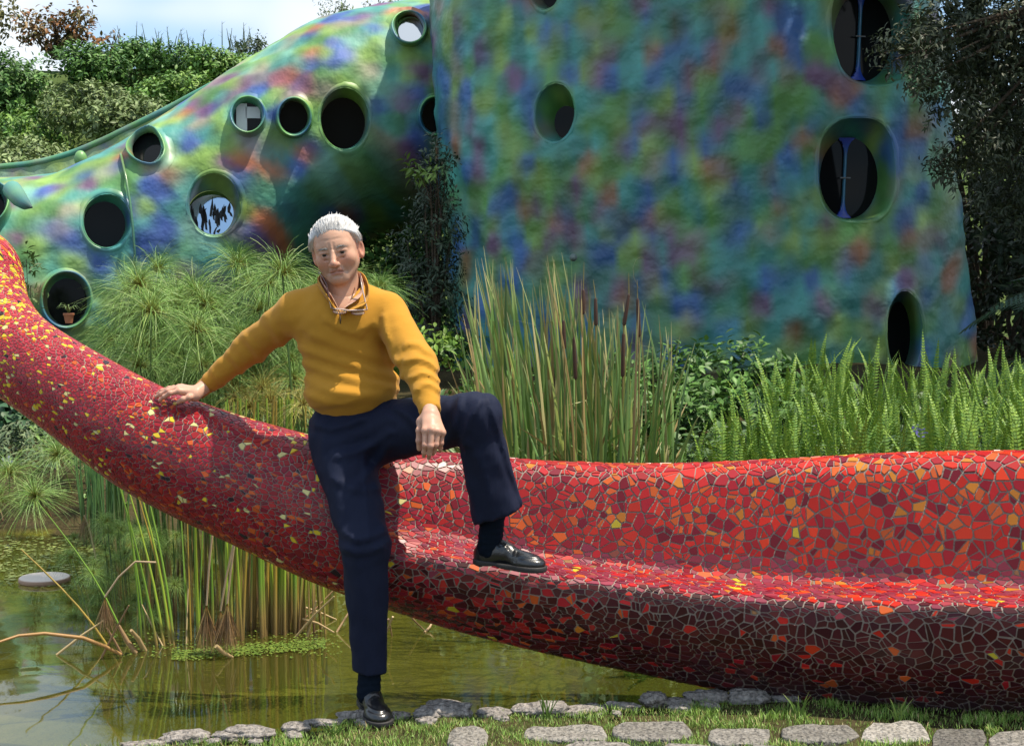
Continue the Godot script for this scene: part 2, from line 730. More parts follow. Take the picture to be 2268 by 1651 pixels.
const BENCH := [[-1.0, -0.02], [-0.85, -0.22], [-0.4, -0.36], [0.2, -0.36], [0.8, -0.32], [0.97, -0.26], [1.0, -0.19], [0.96, -0.13], [0.85, -0.09], [0.5, -0.055], [0.2, -0.035], [0.065, -0.02], [0.012, 0.02],
	[0.004, 0.085], [-0.006, 0.145], [-0.032, 0.188], [-0.10, 0.206], [-0.3, 0.205], [-0.55, 0.16], [-0.8, 0.075], [-1.0, -0.02]]
const ROWS := 540
const COLS := 176
const ROUND := 2.0
var tail_at := []     # ROWS x COLS points
var tail_px := []
var tail_w := []
var tail_len := 0.0
var bench_v := []     # where along the profile each BENCH point lies


func bench(v: float) -> Vector2:
	v = fposmod(v, 1.0)
	var i := 0
	var n := BENCH.size() - 1
	while i < n - 1 and bench_v[i + 1] < v:
		i += 1
	var t: float = (v - bench_v[i]) / (bench_v[i + 1] - bench_v[i])
	var a: Array = BENCH[(i + n - 1) % n]
	var b: Array = BENCH[i]
	var c: Array = BENCH[i + 1]
	var d: Array = BENCH[(i + 2) % n] if i + 2 > n else BENCH[i + 2]
	return Vector2(cubic_interpolate(b[0], c[0], a[0], d[0], t), cubic_interpolate(b[1], c[1], a[1], d[1], t))


func tail_ring(at: float, n: int) -> Array:
	var k := spline(TAIL, at)
	var k2 := spline(TAIL, at + 0.02)
	var c := pt(k[1], k[2], k[4])
	var tan := (pt(k2[1], k2[2], k2[4]) - c).normalized()
	var up := Vector3.BACK.cross(tan).normalized()
	var fr := tan.cross(up)
	var h: float = k[3] * k[4] / FOCAL
	var out := []
	for j in n:
		var v := float(j) / n
		var w: float = clampf(k[5], 0.0, 1.0)
		var b := bench(v)
		var a := TAU * v
		var p := Vector2(-cos(a), -sin(a)) * h
		p = p.lerp(Vector2(b.x * h, b.y), w)
		out.append(c + up * p.x + fr * p.y)
	return out


func tail_point(x: float, v: float) -> Vector3:
	var r := clampf(x / tail_len, 0.0, 0.9999) * (ROWS - 1)
	var i := int(r)
	var q := fposmod(v, 1.0) * COLS
	var j := int(q) % COLS
	var j2 := (j + 1) % COLS
	return tail_at[i][j].lerp(tail_at[i][j2], q - floor(q)).lerp(tail_at[i + 1][j].lerp(tail_at[i + 1][j2], q - floor(q)), r - i)


func tail_top(px: float) -> Vector3:
	## the highest point of the tail at a plan x
	var best := Vector3(0, -9, 0)
	for i in ROWS:
		if absf(tail_px[i] - px) < 8.0:
			for j in COLS:
				if tail_at[i][j].y > best.y:
					best = tail_at[i][j]
	return best


func tile_color(px: float, v: float, w: float) -> Color:
	var q := rng.randf()
	var reds := [Color(0.27, 0.016, 0.022), Color(0.22, 0.015, 0.028), Color(0.31, 0.02, 0.02), Color(0.17, 0.012, 0.022)]
	var c: Color = reds[rng.randi() % 4]
	var yellow := Color(0.56, 0.41, 0.03)
	var cream := Color(0.55, 0.48, 0.20)
	var orange := Color(0.46, 0.085, 0.02)
	if px < 900.0:
		var ny := lerpf(0.25, 0.065, clampf((px + 20.0) / 160.0, 0.0, 1.0)) if px < 160.0 else lerpf(0.065, 0.018, clampf((px - 160.0) / 200.0, 0.0, 1.0))
		c = c.lerp(Color(0.40, 0.045, 0.062), clampf(0.75 - px / 450.0, 0.0, 0.75))
		if q < ny: c = yellow
		elif q < ny + 0.02: c = cream
		elif q < ny + 0.02 + 0.055: c = orange
		elif q > 0.985: c = Color(0.03, 0.02, 0.025)
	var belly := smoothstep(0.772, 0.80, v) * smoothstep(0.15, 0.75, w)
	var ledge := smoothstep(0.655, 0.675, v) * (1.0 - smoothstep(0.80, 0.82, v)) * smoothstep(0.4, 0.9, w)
	if px >= 900.0:
		var k := clampf((px - 900.0) / 800.0, 0.0, 1.0)
		c = c.lerp([Color(0.46, 0.022, 0.013), Color(0.40, 0.018, 0.015), Color(0.27, 0.012, 0.019), Color(0.50, 0.036, 0.013)][rng.randi() % 4], k)
		if q < 0.09: c = orange
		elif q < 0.08 + 0.07 * k: c = Color(0.43, 0.155, 0.02)
		elif q < 0.092 + 0.07 * k: c = Color(0.44, 0.36, 0.03)
		elif q < 0.20 + 0.07 * k: c = Color(0.15, 0.01, 0.02)
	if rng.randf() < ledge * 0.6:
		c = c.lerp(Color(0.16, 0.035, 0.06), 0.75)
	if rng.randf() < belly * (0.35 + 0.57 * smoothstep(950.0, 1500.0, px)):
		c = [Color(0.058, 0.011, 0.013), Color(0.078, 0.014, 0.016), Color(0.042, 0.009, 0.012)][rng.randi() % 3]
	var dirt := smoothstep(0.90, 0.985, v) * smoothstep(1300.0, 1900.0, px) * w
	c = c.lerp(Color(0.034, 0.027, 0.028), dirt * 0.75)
	return shade(c, rng.randf_range(0.82, 1.18))


func build_tail() -> void:
	# profile lengths
	var total := 0.0
	bench_v = [0.0]
	for i in range(1, BENCH.size()):
		total += Vector2((BENCH[i][0] - BENCH[i - 1][0]) * 0.42, BENCH[i][1] - BENCH[i - 1][1]).length()
		bench_v.append(total)
	for i in bench_v.size():
		bench_v[i] /= total
	# even rows: steps along the tail are in proportion to its girth
	var marks := [0.0]
	var ats := []
	var n := 700
	var a0: float = -2.6
	var a1: float = 15.6
	var before := Vector3.ZERO
	for i in n:
		var at := lerpf(a0, a1, i / float(n - 1))
		var ring := tail_ring(at, 24)
		var girth := 0.0
		var mid := Vector3.ZERO
		for j in 24:
			girth += ring[j].distance_to(ring[(j + 1) % 24])
			mid += ring[j] / 24.0
		if i > 0:
			marks.append(marks[-1] + mid.distance_to(before) / girth * ROUND)
		before = mid
		ats.append(at)
	tail_len = marks[-1]
	var m := 0
	for i in ROWS:
		var want := tail_len * i / (ROWS - 1.0)
		while m < n - 2 and marks[m + 1] < want:
			m += 1
		var at := lerpf(ats[m], ats[m + 1], clampf((want - marks[m]) / maxf(marks[m + 1] - marks[m], 1e-6), 0.0, 1.0))
		tail_at.append(tail_ring(at, COLS))
		var k := spline(TAIL, at)
		tail_px.append(k[1])
		tail_w.append(clampf(k[5], 0.0, 1.0))
	var tail := thing("mosaic_tail", "huge curving red mosaic serpent tail whose right half is shaped as a bench", "sculpture", Vector3(0.9, -0.02, -5.35))
	var mb := MB.new()
	var mids := []
	for i in ROWS:
		var c := Vector3.ZERO
		for j in range(0, COLS, 4):
			c += tail_at[i][j]
		mids.append(c / (COLS / 4.0))
	var at0 := mb.v.size()
	mb.grid(tail_at, true)
	# normals of the notch cannot be told by the middle: take the winding of the table
	var flip := 1.0
	var test := 0.0
	for i in range(0, 60):
		test += mb.n[i * COLS + 10].dot(tail_at[i][10] - mids[i])
	if test < 0.0:
		for i in mb.n.size():
			mb.n[i] = -mb.n[i]
		flip = -1.0
	part("grout_body", mb.mesh(), M.grout, tail)
	var nrm := mb.n
	# mosaic pieces
	var warp := [0.0]
	for j in COLS:
		var v := (j + 0.5) / COLS
		var s := 1.0 + 0.75 * smoothstep(0.655, 0.68, v) * (1.0 - smoothstep(0.80, 0.83, v)) + 0.35 * smoothstep(0.82, 0.86, v)
		warp.append(warp[-1] + s * ROUND / COLS)
	var tall: float = warp[COLS]
	var d0 := 0.0305
	var pts := PackedVector2Array()
	var ny := int(round(tall / d0))
	var nx := int(tail_len / d0)
	for j in ny:
		for i in nx:
			if rng.randf() < 0.13:
				continue
			pts.append(Vector2((i + 0.5 + (0.5 if j % 2 else 0.0) + jit(0.42)) * d0, fposmod((j + 0.5 + jit(0.40)) * tall / ny, tall)))
	var gx := nx + 3
	var hash := []
	hash.resize(gx * ny)
	for i in hash.size():
		hash[i] = PackedInt32Array()
	for i in pts.size():
		var ix := clampi(int(pts[i].x / d0), 0, gx - 1)
		var iy := clampi(int(pts[i].y / tall * ny), 0, ny - 1)
		hash[iy * gx + ix].append(i)
	var made := []
	var gap := 0.0021
	for i in pts.size():
		var c := pts[i]
		var s := d0 * 1.6
		var poly := PackedVector2Array([Vector2(-s, -s), Vector2(s, -s), Vector2(s, s), Vector2(-s, s)])
		var ix := clampi(int(c.x / d0), 0, gx - 1)
		var iy := clampi(int(c.y / tall * ny), 0, ny - 1)
		for yy in range(iy - 2, iy + 3):
			var y2 := posmod(yy, ny)
			for xx in range(maxi(ix - 2, 0), mini(ix + 3, gx)):
				for o in hash[y2 * gx + xx]:
					if o == i:
						continue
					var d: Vector2 = pts[o] - c
					if d.y > tall * 0.5: d.y -= tall
					elif d.y < -tall * 0.5: d.y += tall
					var l := d.length()
					if l < 1e-5 or l > 0.12:
						continue
					var no := d / l
					var tw: float = (((i * 7919 + o * 7919 + i * o * 31) % 1000) / 1000.0 - 0.5) * 0.34
					no = no.rotated(tw)
					var lim := d.dot(no) * 0.5 - gap * (0.7 + 0.6 * absf(tw) * 4.0)
					var np := PackedVector2Array()
					var cnt := poly.size()
					for q in cnt:
						var p1 := poly[q]
						var p2 := poly[(q + 1) % cnt]
						var s1 := p1.dot(no) - lim
						var s2 := p2.dot(no) - lim
						if s1 <= 0.0:
							np.append(p1)
						if (s1 < 0.0) != (s2 < 0.0):
							np.append(p1.lerp(p2, s1 / (s1 - s2)))
					poly = np
					if poly.size() < 3:
						break
				if poly.size() < 3:
					break
			if poly.size() < 3:
				break
		# drop corners that almost coincide
		var clean := PackedVector2Array()
		for q in poly.size():
			if clean.is_empty() or clean[clean.size() - 1].distance_to(poly[q]) > 0.0022:
				clean.append(poly[q])
		if clean.size() < 3 or c.x > tail_len - 0.06 or c.x < 0.06:
			continue
		var mid := Vector2.ZERO
		for q in clean:
			mid += q / clean.size()
		var ring := []
		for q in clean:
			ring.append(c + q)
		# one piece in three was snapped in two
		if ring.size() > 4 and rng.randf() < 0.42:
			var cut := Vector2.RIGHT.rotated(rng.randf() * TAU)
			var off := mid + Vector2(jit(0.004), jit(0.004))
			for side in [-1.0, 1.0]:
				var half := []
				for q in clean.size():
					var p1 := clean[q]
					var p2 := clean[(q + 1) % clean.size()]
					var s1: float = (p1 - off).dot(cut) * side - gap * 0.8
					var s2: float = (p2 - off).dot(cut) * side - gap * 0.8
					if s1 >= 0.0:
						half.append(c + p1)
					if (s1 < 0.0) != (s2 < 0.0):
						half.append(c + p1.lerp(p2, s1 / (s1 - s2)))
				if half.size() >= 3:
					var hm := Vector2.ZERO
					for q: Vector2 in half:
						hm += q / half.size()
					made.append([hm, half])
		else:
			made.append([c + mid, ring])
	# pieces: a slightly tilted face with a bevel down into the grout
	var rest := MB.new()
	var shown := []
	for t in made:
		var c3 := unroll(t[0], warp)
		var row := clampi(int(t[0].x / tail_len * (ROWS - 1)), 0, ROWS - 1)
		var px: float = tail_px[row]
		var vv: float = t[0].y
		var col := clampi(int(unwarp(vv, warp) * COLS), 0, COLS - 1)
		var no: Vector3 = nrm[row * COLS + col]
		no = (no + Vector3(jit(0.014), jit(0.014), jit(0.014))).normalized()
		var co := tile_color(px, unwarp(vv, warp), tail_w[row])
		var one := MB.new()
		var top := []
		var low := []
		for q: Vector2 in t[1]:
			var w := unroll(q, warp)
			var inw := (c3 - w).normalized() * 0.0013
			var base: Vector3 = w - no * 0.002
			w += no * (0.0032 - (w - c3).dot(no) * 0.6)
			top.append(w + inw)
			low.append(base)
		var k := top.size()
		var i0 := one.v.size()
		for q in k:
			one.p(top[q], no, co)
		for q in range(1, k - 1):
			one.tri(i0, i0 + q, i0 + q + 1)
		for q in k:
			var q2 := (q + 1) % k
			var sd: Vector3 = ((top[q] + top[q2]) * 0.5 - c3)
			sd = (sd - no * sd.dot(no)).normalized()
			var bn: Vector3 = (sd + no * 0.6).normalized()
			var j := one.p(top[q], bn, co)
			one.p(top[q2], bn, co); one.p(low[q2], bn, co); one.p(low[q], bn, co)
			one.quad(j, j + 1, j + 2, j + 3)
		var at := plan(c3)
		var see := no.dot((EYE - c3).normalized())
		var area := 0.0
		for q in range(1, k - 1):
			area += (top[q] - top[0]).cross(top[q + 1] - top[0]).length()
		var score := -1.0
		if see > 0.1 and at.x > 10 and at.x < 2258 and at.y > 10 and at.y < 1640:
			if not (at.x > 700 and at.x < 1180 and at.y < 1500):   # not behind the man
				score = area * see / c3.distance_squared_to(EYE)
		shown.append([score, one])
	shown.sort_custom(func(a, b): return a[0] > b[0])
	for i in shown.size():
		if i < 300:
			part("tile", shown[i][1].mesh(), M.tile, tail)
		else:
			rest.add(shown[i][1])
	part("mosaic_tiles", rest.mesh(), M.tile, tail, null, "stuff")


func unwarp(y: float, warp: Array) -> float:
	var tall: float = warp[COLS]
	y = fposmod(y, tall)
	var lo := 0
	var hi := COLS
	while hi - lo > 1:
		var mid := (lo + hi) / 2
		if warp[mid] <= y: lo = mid
		else: hi = mid
	return (lo + (y - warp[lo]) / (warp[hi] - warp[lo])) / COLS


func unroll(q: Vector2, warp: Array) -> Vector3:
	return tail_point(q.x, unwarp(q.y, warp))


# ==================================================================== the painted houses
const BRIGHT := [[0.22, 0.38, 0.06, 21], [0.09, 0.25, 0.07, 16], [0.05, 0.27, 0.24, 18], [0.15, 0.37, 0.30, 10], [0.03, 0.08, 0.33, 15], [0.17, 0.06, 0.17, 8], [0.44, 0.12, 0.04, 5], [0.30, 0.26, 0.19, 5], [0.22, 0.20, 0.24, 3]]
const SOMBRE := [[0.05, 0.34, 0.30, 25], [0.025, 0.13, 0.42, 20], [0.11, 0.33, 0.06, 19], [0.26, 0.43, 0.06, 11], [0.06, 0.24, 0.19, 7], [0.20, 0.09, 0.21, 8], [0.40, 0.15, 0.06, 5], [0.26, 0.24, 0.18, 4], [0.10, 0.13, 0.06, 8]]
var dabs := {}
var streaks: FastNoiseLite


func paint(p: Vector3, sombre: bool) -> Color:
	## soft sprayed dabs of colour
	var cellx := 0.115 if sombre else 0.150
	var celly := 0.20 if sombre else 0.165
	var u := (p.x * 0.9 + p.z * 0.25) / cellx
	var v := (p.y - p.z * 0.55) / celly if not sombre else (p.y / celly)
	var iu := int(floor(u))
	var iv := int(floor(v))
	var c := Color(0, 0, 0)
	var s := 0.0
	for a in range(iu - 1, iu + 2):
		for b in range(iv - 1, iv + 2):
			var key := Vector3i(a, b, 1 if sombre else 0)
			if not dabs.has(key):
				var pal: Array = SOMBRE if sombre else BRIGHT
				var r := RandomNumberGenerator.new()
				r.seed = a * 7349 + b * 9151 + (77 if sombre else 29)
				r.randf()
				var q := r.randf() * 100.0
				var k := 0
				while k < pal.size() - 1 and q > pal[k][3]:
					q -= pal[k][3]
					k += 1
				var g := r.randf_range(0.8, 1.2)
				dabs[key] = [a + r.randf(), b + r.randf(), Color(pal[k][0], pal[k][1], pal[k][2]) * g, r.randf_range(0.6, 1.5), r.randf_range(2.6, 4.4)]
			var d: Array = dabs[key]
			var du: float = u - d[0]
			var dv: float = v - d[1]
			var w: float = d[3] * exp(-(du * du + dv * dv) * d[4])
			c += d[2] * w
			s += w
	if streaks == null:
		streaks = rough_noise(19, 1.0, 3)
	var k: float = 1.0
	if sombre:
		k += 0.30 * streaks.get_noise_2d(p.x * 5.5 + p.z * 3.0, p.y * 0.7) + 0.18 * streaks.get_noise_3dv(p * 6.0)
	else:
		k += 0.32 * streaks.get_noise_3dv(p * Vector3(5.0, 4.0, 4.0)) + 0.16 * streaks.get_noise_3dv(p * 13.0)
	if sombre:
		var g := (c.r + c.g + c.b) / 3.0
		c = c.lerp(Color(g * 0.8, g * 1.04, g), 0.2) * 0.88
	else:
		var g := (c.r + c.g + c.b) / 3.0
		c = c.lerp(Color(g * 0.85, g * 1.05, g * 0.95), 0.15)
	return Color(c.r / s * k, c.g / s * k, c.b / s * k)


func shell_house(called: String, label: String, rows: Array, sombre: bool, windows: Array, parent_at: Vector3) -> Node3D:
	## rows: the wall as a table of points; windows are cut into it and lined
	var house := thing(called, label, "building", parent_at)
	var nr := rows.size()
	var nc: int = rows[0].size()
	var wall := MB.new()
	var cols := []
	for i in nr:
		var cr := []
		for j in nc:
			cr.append(paint(rows[i][j], sombre))
		cols.append(cr)
	var cores := []
	for row in rows:
		var c := Vector3.ZERO
		for p: Vector3 in row:
			c += p / nc
		cores.append(c - Vector3(0, 0, 0.8))
	wall.grid(rows, false, cols, cores)
	var gone := PackedByteArray()
	gone.resize(nr * nc)
	for wi: Dictionary in windows:
		var best := -1
		var bd := 1e9
		for i in wall.v.size():
			if wall.n[i].dot(EYE - wall.v[i]) <= 0.0:
				continue
			var q := plan(wall.v[i])
			var d := q.distance_squared_to(Vector2(wi.x, wi.y))
			if d < bd:
				bd = d
				best = i
		var no := wall.n[best]
		var face: float = wi.get("face", 0.0)
		var axis := no.lerp((EYE - wall.v[best]).normalized(), face).normalized()
		if wi.has("flat"):
			axis = Vector3(axis.x, axis.y * (1.0 - wi.flat), axis.z).normalized()
		var c := Plane(axis, wall.v[best]).intersects_ray(EYE, pt(wi.x, wi.y, 1.0) - EYE) as Vector3
		var ex := Vector3.UP.cross(axis).normalized()
		var ey := axis.cross(ex)
		var n := 48
		var rim := []    # local outline
		var inner := []
		var depth: float = wi.get("depth", 0.22)
		var e: float = wi.get("e", 2.0)
		for k in n:
			var a := TAU * k / n
			var cx := signf(cos(a)) * pow(absf(cos(a)), 2.0 / e)
			var sy := signf(sin(a)) * pow(absf(sin(a)), 2.0 / e)
			var tilt: float = wi.get("skew", 0.0)
			var h := Plane(axis, c).intersects_ray(EYE, pt(wi.x + cx * wi.rx + sy * tilt, wi.y - sy * wi.ry, 1.0) - EYE) as Vector3
			rim.append(Vector2((h - c).dot(ex), (h - c).dot(ey)))
			var pc := c - axis * depth
			if wi.has("pane"):
				var p4: Array = wi.pane
				h = Plane(axis, pc).intersects_ray(EYE, pt(p4[0] + cos(a) * p4[2], p4[1] - sin(a) * p4[3], 1.0) - EYE) as Vector3
				inner.append(Vector2((h - c).dot(ex), (h - c).dot(ey)))
			else:
				inner.append(rim[k] * 0.9)
		var rb := PackedFloat32Array()
		rb.resize(180)
		for k in 180:
			var a := TAU * k / 180.0
			var d := Vector2(cos(a), sin(a))
			for q in n:
				var hit = Geometry2D.segment_intersects_segment(Vector2.ZERO, d * 6.0, rim[q], rim[(q + 1) % n])
				if hit != null:
					rb[k] = (hit as Vector2).length()
		# cut
		var near := []
		var big: float = 0.0
		for k in 180:
			big = maxf(big, rb[k])
		var inside := {}
		for i in wall.v.size():
			var r := wall.v[i] - c
			if r.length_squared() > big * big * 2.6 or absf(r.dot(axis)) > big * 1.1:
				continue
			var q := Vector2(r.dot(ex), r.dot(ey))
			near.append([q, r.dot(axis)])
			var k := int(fposmod(q.angle(), TAU) / TAU * 180.0) % 180
			if q.length() < rb[k]:
				inside[i] = q.normalized() * rb[k]
		var hts := []
		for q in n:
			var s := 0.0
			var sw := 0.0
			for r in near:
				var w := 1.0 / (0.0004 + (r[0] as Vector2).distance_squared_to(rim[q]))
				w = w * w * w
				s += r[1] * w
				sw += w
			hts.append(s / maxf(sw, 1e-9))
		var keep := PackedInt32Array()
		for i in range(0, wall.t.size(), 3):
			if inside.has(wall.t[i]) and inside.has(wall.t[i + 1]) and inside.has(wall.t[i + 2]):
				continue
			keep.append(wall.t[i]); keep.append(wall.t[i + 1]); keep.append(wall.t[i + 2])
		wall.t = keep
		for i in inside:
			var q: Vector2 = inside[i]
			wall.v[i] = c + ex * q.x + ey * q.y + axis * (wall.v[i] - c).dot(axis)
			wall.c[i] = paint(wall.v[i], sombre)
		# lining
		var steps := []   # outward, along the axis, share of the way to the pane, tint
		var lip: float = wi.get("lip", 0.0)
		if lip > 0.0:
			steps = [[0.075, -0.025, 0.0, 0.0], [0.04, -0.004, 0.0, 0.0], [0.022, 0.02, 0.0, 0.1], [0.016, lip * 0.6, 0.0, 0.3], [0.015, lip, 0.0, 0.9], [0.008, lip + 0.012, 0.0, 1.0], [-0.003, lip + 0.009, 0.0, 1.0], [-0.010, lip - 0.02, 0.0, 0.4], [-0.016, 0.0, 0.15, 0.2], [0.0, -1.0, 0.6, 0.2], [0.0, -1.0, 1.0, 0.2]]
		else:
			steps = [[0.06, -0.022, 0.0, 0.0], [0.035, -0.002, 0.0, 0.0], [0.016, 0.005, 0.0, 0.12], [0.004, 0.0, 0.0, 0.5], [-0.008, -0.022, 0.0, 0.4], [-0.014, -0.07, 0.06, 0.1], [0.0, -1.0, 0.45, 0.0], [0.0, -1.0, 0.75, 0.0], [0.0, -1.0, 1.0, 0.0]]
		var mb := MB.new()
		var rr := []
		var cc := []
		var lead: Color = wi.get("tint", Color(0.12, 0.34, 0.08))
		for s in steps:
			var r := []
			var cr := []
			for k in n:
				var o: Vector2 = rim[k].normalized()
				var q: Vector2 = rim[k] + o * s[0]
				var z: float = hts[k] + s[1]
				if s[1] < -0.5:
					q = (rim[k] + o * -0.014).lerp(inner[k], s[2])
					z = lerpf(hts[k] - 0.05, -depth, s[2])
				elif s[2] > 0.0:
					q = q.lerp(inner[k], s[2])
					z = lerpf(z, -depth, s[2])
				var at := c + ex * q.x + ey * q.y + axis * z
				r.append(at)
				var pc: Color = paint(at, sombre)
				if s[3] > 0.0:
					pc = pc.lerp(lead.lerp(Color(0.02, 0.12, 0.24), 0.5 + 0.5 * sin(k * 0.26 + wi.x)), s[3] * 0.8)
				cr.append(pc)
			rr.append(r)
			cc.append(cr)
		mb.grid(rr, true, cc)
		# normals: the lining faces its own axis on the inside and away from it on the outside
		for i in mb.n.size():
			var ring := i / n
			var k := i % n
			var o: Vector3 = ex * rim[k].x + ey * rim[k].y
			var outward: bool = ring < (6 if lip > 0.0 else 3)
			var ref := (o.normalized() * (1.0 if outward else -1.0) * (1.0 if (lip > 0.0 or not outward) else 0.2) + axis * (0.9 if ring <= 6 else 0.0))
			if mb.n[i].dot(ref) < 0.0:
				mb.n[i] = -mb.n[i]
		var win := part("window", mb.mesh(), M.rim, house)
		if wi.has("label"):
			tag(win, wi.label)
		var pane := MB.new()
		var room := MB.new()
		var pp := []
		var back := [[], []]
		for k in n:
			var at: Vector3 = c + ex * inner[k].x + ey * inner[k].y - axis * depth
			pp.append(at)
			back[0].append(at - axis * 0.012)
			back[1].append(at - axis * 0.75)
		var lean: Vector3 = wi.get("lean", Vector3.ZERO)
		var pn := (axis + lean).normalized()
		var mid := Vector3.ZERO
		for q in pp:
			mid += q / n
		var m0 := pane.p(mid, pn)
		for q: Vector3 in pp:
			pane.p(q - axis * ((q - mid).dot(pn) / axis.dot(pn)), pn)
		for k in n:
			pane.tri(m0, m0 + 1 + k, m0 + 1 + (k + 1) % n)
		part("pane", pane.mesh(), M.mirror if wi.get("mirror", false) else M.glass, win)
		wi.c = mid
		wi.ex = ex
		wi.ey = ey
		wi.axis = axis
		wi.pts = pp
		wi.node = win
	var wm := part("wall", wall.mesh(), M.stucco if sombre else M.plaster, house)
	return house


func build_long_house() -> void:
	var keys := [
		# plan x, top, bottom, depth, half depth
		[-420, 470, 905, 14.6, 1.5], [-150, 418, 905, 15.0, 1.5], [0, 396, 905, 15.3, 1.5], [100, 391, 905, 15.5, 1.5], [180, 374, 905, 15.6, 1.55], [270, 332, 900, 15.8, 1.6], [340, 290, 890, 15.9, 1.6], [420, 238, 875, 16.0, 1.6],
		[500, 184, 850, 16.2, 1.65], [560, 144, 810, 16.3, 1.7], [620, 108, 735, 16.4, 1.7], [700, 63, 625, 16.6, 1.75], [760, 42, 562, 16.7, 1.8], [830, 27, 522, 16.8, 1.8], [900, 17, 510, 16.9, 1.8], [965, 13, 505, 17.0, 1.8], [1120, 14, 500, 17.2, 1.8], [1400, 20, 500, 17.4, 1.8]]
	var rows := []
	var n := 190
	var f := rough_noise(61, 1.6, 3)
	for i in n:
		var px := lerpf(-420.0, 1400.0, i / (n - 1.0))
		var k := spline(keys, px)
		var top := pt(px, k[1], k[3])
		var bot := pt(px, k[2], k[3])
		var c := (top + bot) * 0.5
		var h := (top.y - bot.y) * 0.5
		var row := []
		for j in 130:
			var a := lerpf(-50.0, 218.0, j / 129.0)
			var s := sin(deg_to_rad(a))
			var co := cos(deg_to_rad(a))
			var e := 0.80
			var y := h * signf(co) * pow(absf(co), e)
			var z: float = k[4] * signf(s) * pow(absf(s), e)
			if co < -0.2:   # the underside draws back
				z -= smoothstep(0.2, 1.0, -co) * 0.75 * smoothstep(450.0, 650.0, px)
			var p := c + Vector3(0, y, z)
			p += Vector3(0, 0.4, 1).normalized() * 0.05 * f.get_noise_3dv(p)
			row.append(p)
		rows.append(row)
	var wins := [
		{x = 325, y = 325, rx = 38, ry = 40, lip = 0.06, pane = [323, 326, 33, 36], depth = 0.10, label = "small dark round window with a thin green ring"},
		{x = 236, y = 488, rx = 54, ry = 61, depth = 0.30, pane = [230, 497, 47, 51], face = 0.5},
		{x = 473, y = 452, rx = 58, ry = 70, depth = 0.30, pane = [466, 473, 51, 51], mirror = true, face = 0.5, lean = Vector3(0.0, 0.30, 0.0), tint = Color(0.25, 0.5, 0.06), label = "round window with a mirror film pane and dark reflections painted onto it"},
		{x = 548, y = 257, rx = 36, ry = 41, lip = 0.10, pane = [548, 262, 30, 34], depth = 0.08, face = 0.55, label = "tubular round window with pale curtain strips"},
		{x = 650, y = 258, rx = 36, ry = 41, lip = 0.10, pane = [650, 260, 31, 35], depth = 0.08, face = 0.55},
		{x = 763, y = 263, rx = 55, ry = 69, depth = 0.26, pane = [759, 273, 49, 57], face = 0.5, label = "large dark oval window, flush with the wall"},
		{x = 962, y = 255, rx = 33, ry = 41, lip = 0.10, pane = [963, 257, 28, 35], depth = 0.08, face = 0.55},
		{x = 905, y = 63, rx = 36, ry = 40, lip = 0.13, pane = [910, 68, 28, 31], depth = 0.10, mirror = true, face = 0.75, lean = Vector3(0.0, 0.30, 0.0), label = "topmost tubular window with a bright reflecting pane"},
		{x = 144, y = 663, rx = 54, ry = 61, lip = 0.13, pane = [148, 668, 44, 52], depth = 0.14, face = 0.6, label = "low tubular window holding a potted plant"},
		{x = -20, y = 458, rx = 38, ry = 54, lip = 0.16, pane = [-22, 462, 32, 46], depth = 0.10, face = 0.4},
	]
	var house := shell_house("snake_house", "long low building with rounded blotchy rainbow painted walls and round windows", rows, false, wins, Vector3(-2.0, 0, -16.0))
	# curtain strips behind the glass of one window
	var w: Dictionary = wins[3]
	var cb := MB.new()
	for s in [[-0.055, 0.0, 0.05, 0.14], [0.05, 0.055, 0.07, 0.055]]:
		cb.box(w.c + w.ex * s[0] + w.ey * s[1] + w.axis * 0.008, w.ex * s[2], w.ey * s[3], w.axis * 0.003, Color(0.5, 0.5, 0.52))
	part("curtain", cb.mesh(), M.plain, w.node)
	# dark slivers painted on the mirror pane as its reflected figures
	w = wins[2]
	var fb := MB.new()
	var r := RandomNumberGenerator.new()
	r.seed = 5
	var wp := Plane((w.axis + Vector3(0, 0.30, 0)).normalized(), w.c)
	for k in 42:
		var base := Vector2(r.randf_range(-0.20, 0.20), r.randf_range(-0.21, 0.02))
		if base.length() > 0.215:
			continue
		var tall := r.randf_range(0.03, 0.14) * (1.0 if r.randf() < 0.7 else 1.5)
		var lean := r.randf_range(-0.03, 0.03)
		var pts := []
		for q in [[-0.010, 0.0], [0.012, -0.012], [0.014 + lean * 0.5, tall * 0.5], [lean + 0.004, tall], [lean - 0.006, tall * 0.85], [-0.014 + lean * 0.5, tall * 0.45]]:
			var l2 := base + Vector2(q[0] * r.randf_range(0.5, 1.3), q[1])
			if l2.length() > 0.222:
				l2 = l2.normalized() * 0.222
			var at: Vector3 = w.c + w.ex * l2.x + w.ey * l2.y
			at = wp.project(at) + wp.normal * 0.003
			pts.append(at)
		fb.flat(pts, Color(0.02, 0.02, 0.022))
	part("painted_reflection", fb.mesh(), M.plain, w.node)
	# a beak shaped spout by the leftmost window
	var sb := MB.new()
	sb.tube([pt(26, 420, 13.95), pt(40, 438, 13.78), pt(55, 452, 13.64), pt(70, 459, 13.56)], [0.085, 0.075, 0.05, 0.008], 12, [paint(Vector3(-4, 2, -14), false), Color(0.10, 0.25, 0.16), Color(0.04, 0.14, 0.14), Color(0.05, 0.08, 0.07)])
	part("spout", sb.mesh(), M.rim, house)
	# a thin pipe that runs down the wall
	var pb := MB.new()
	var pipe := []
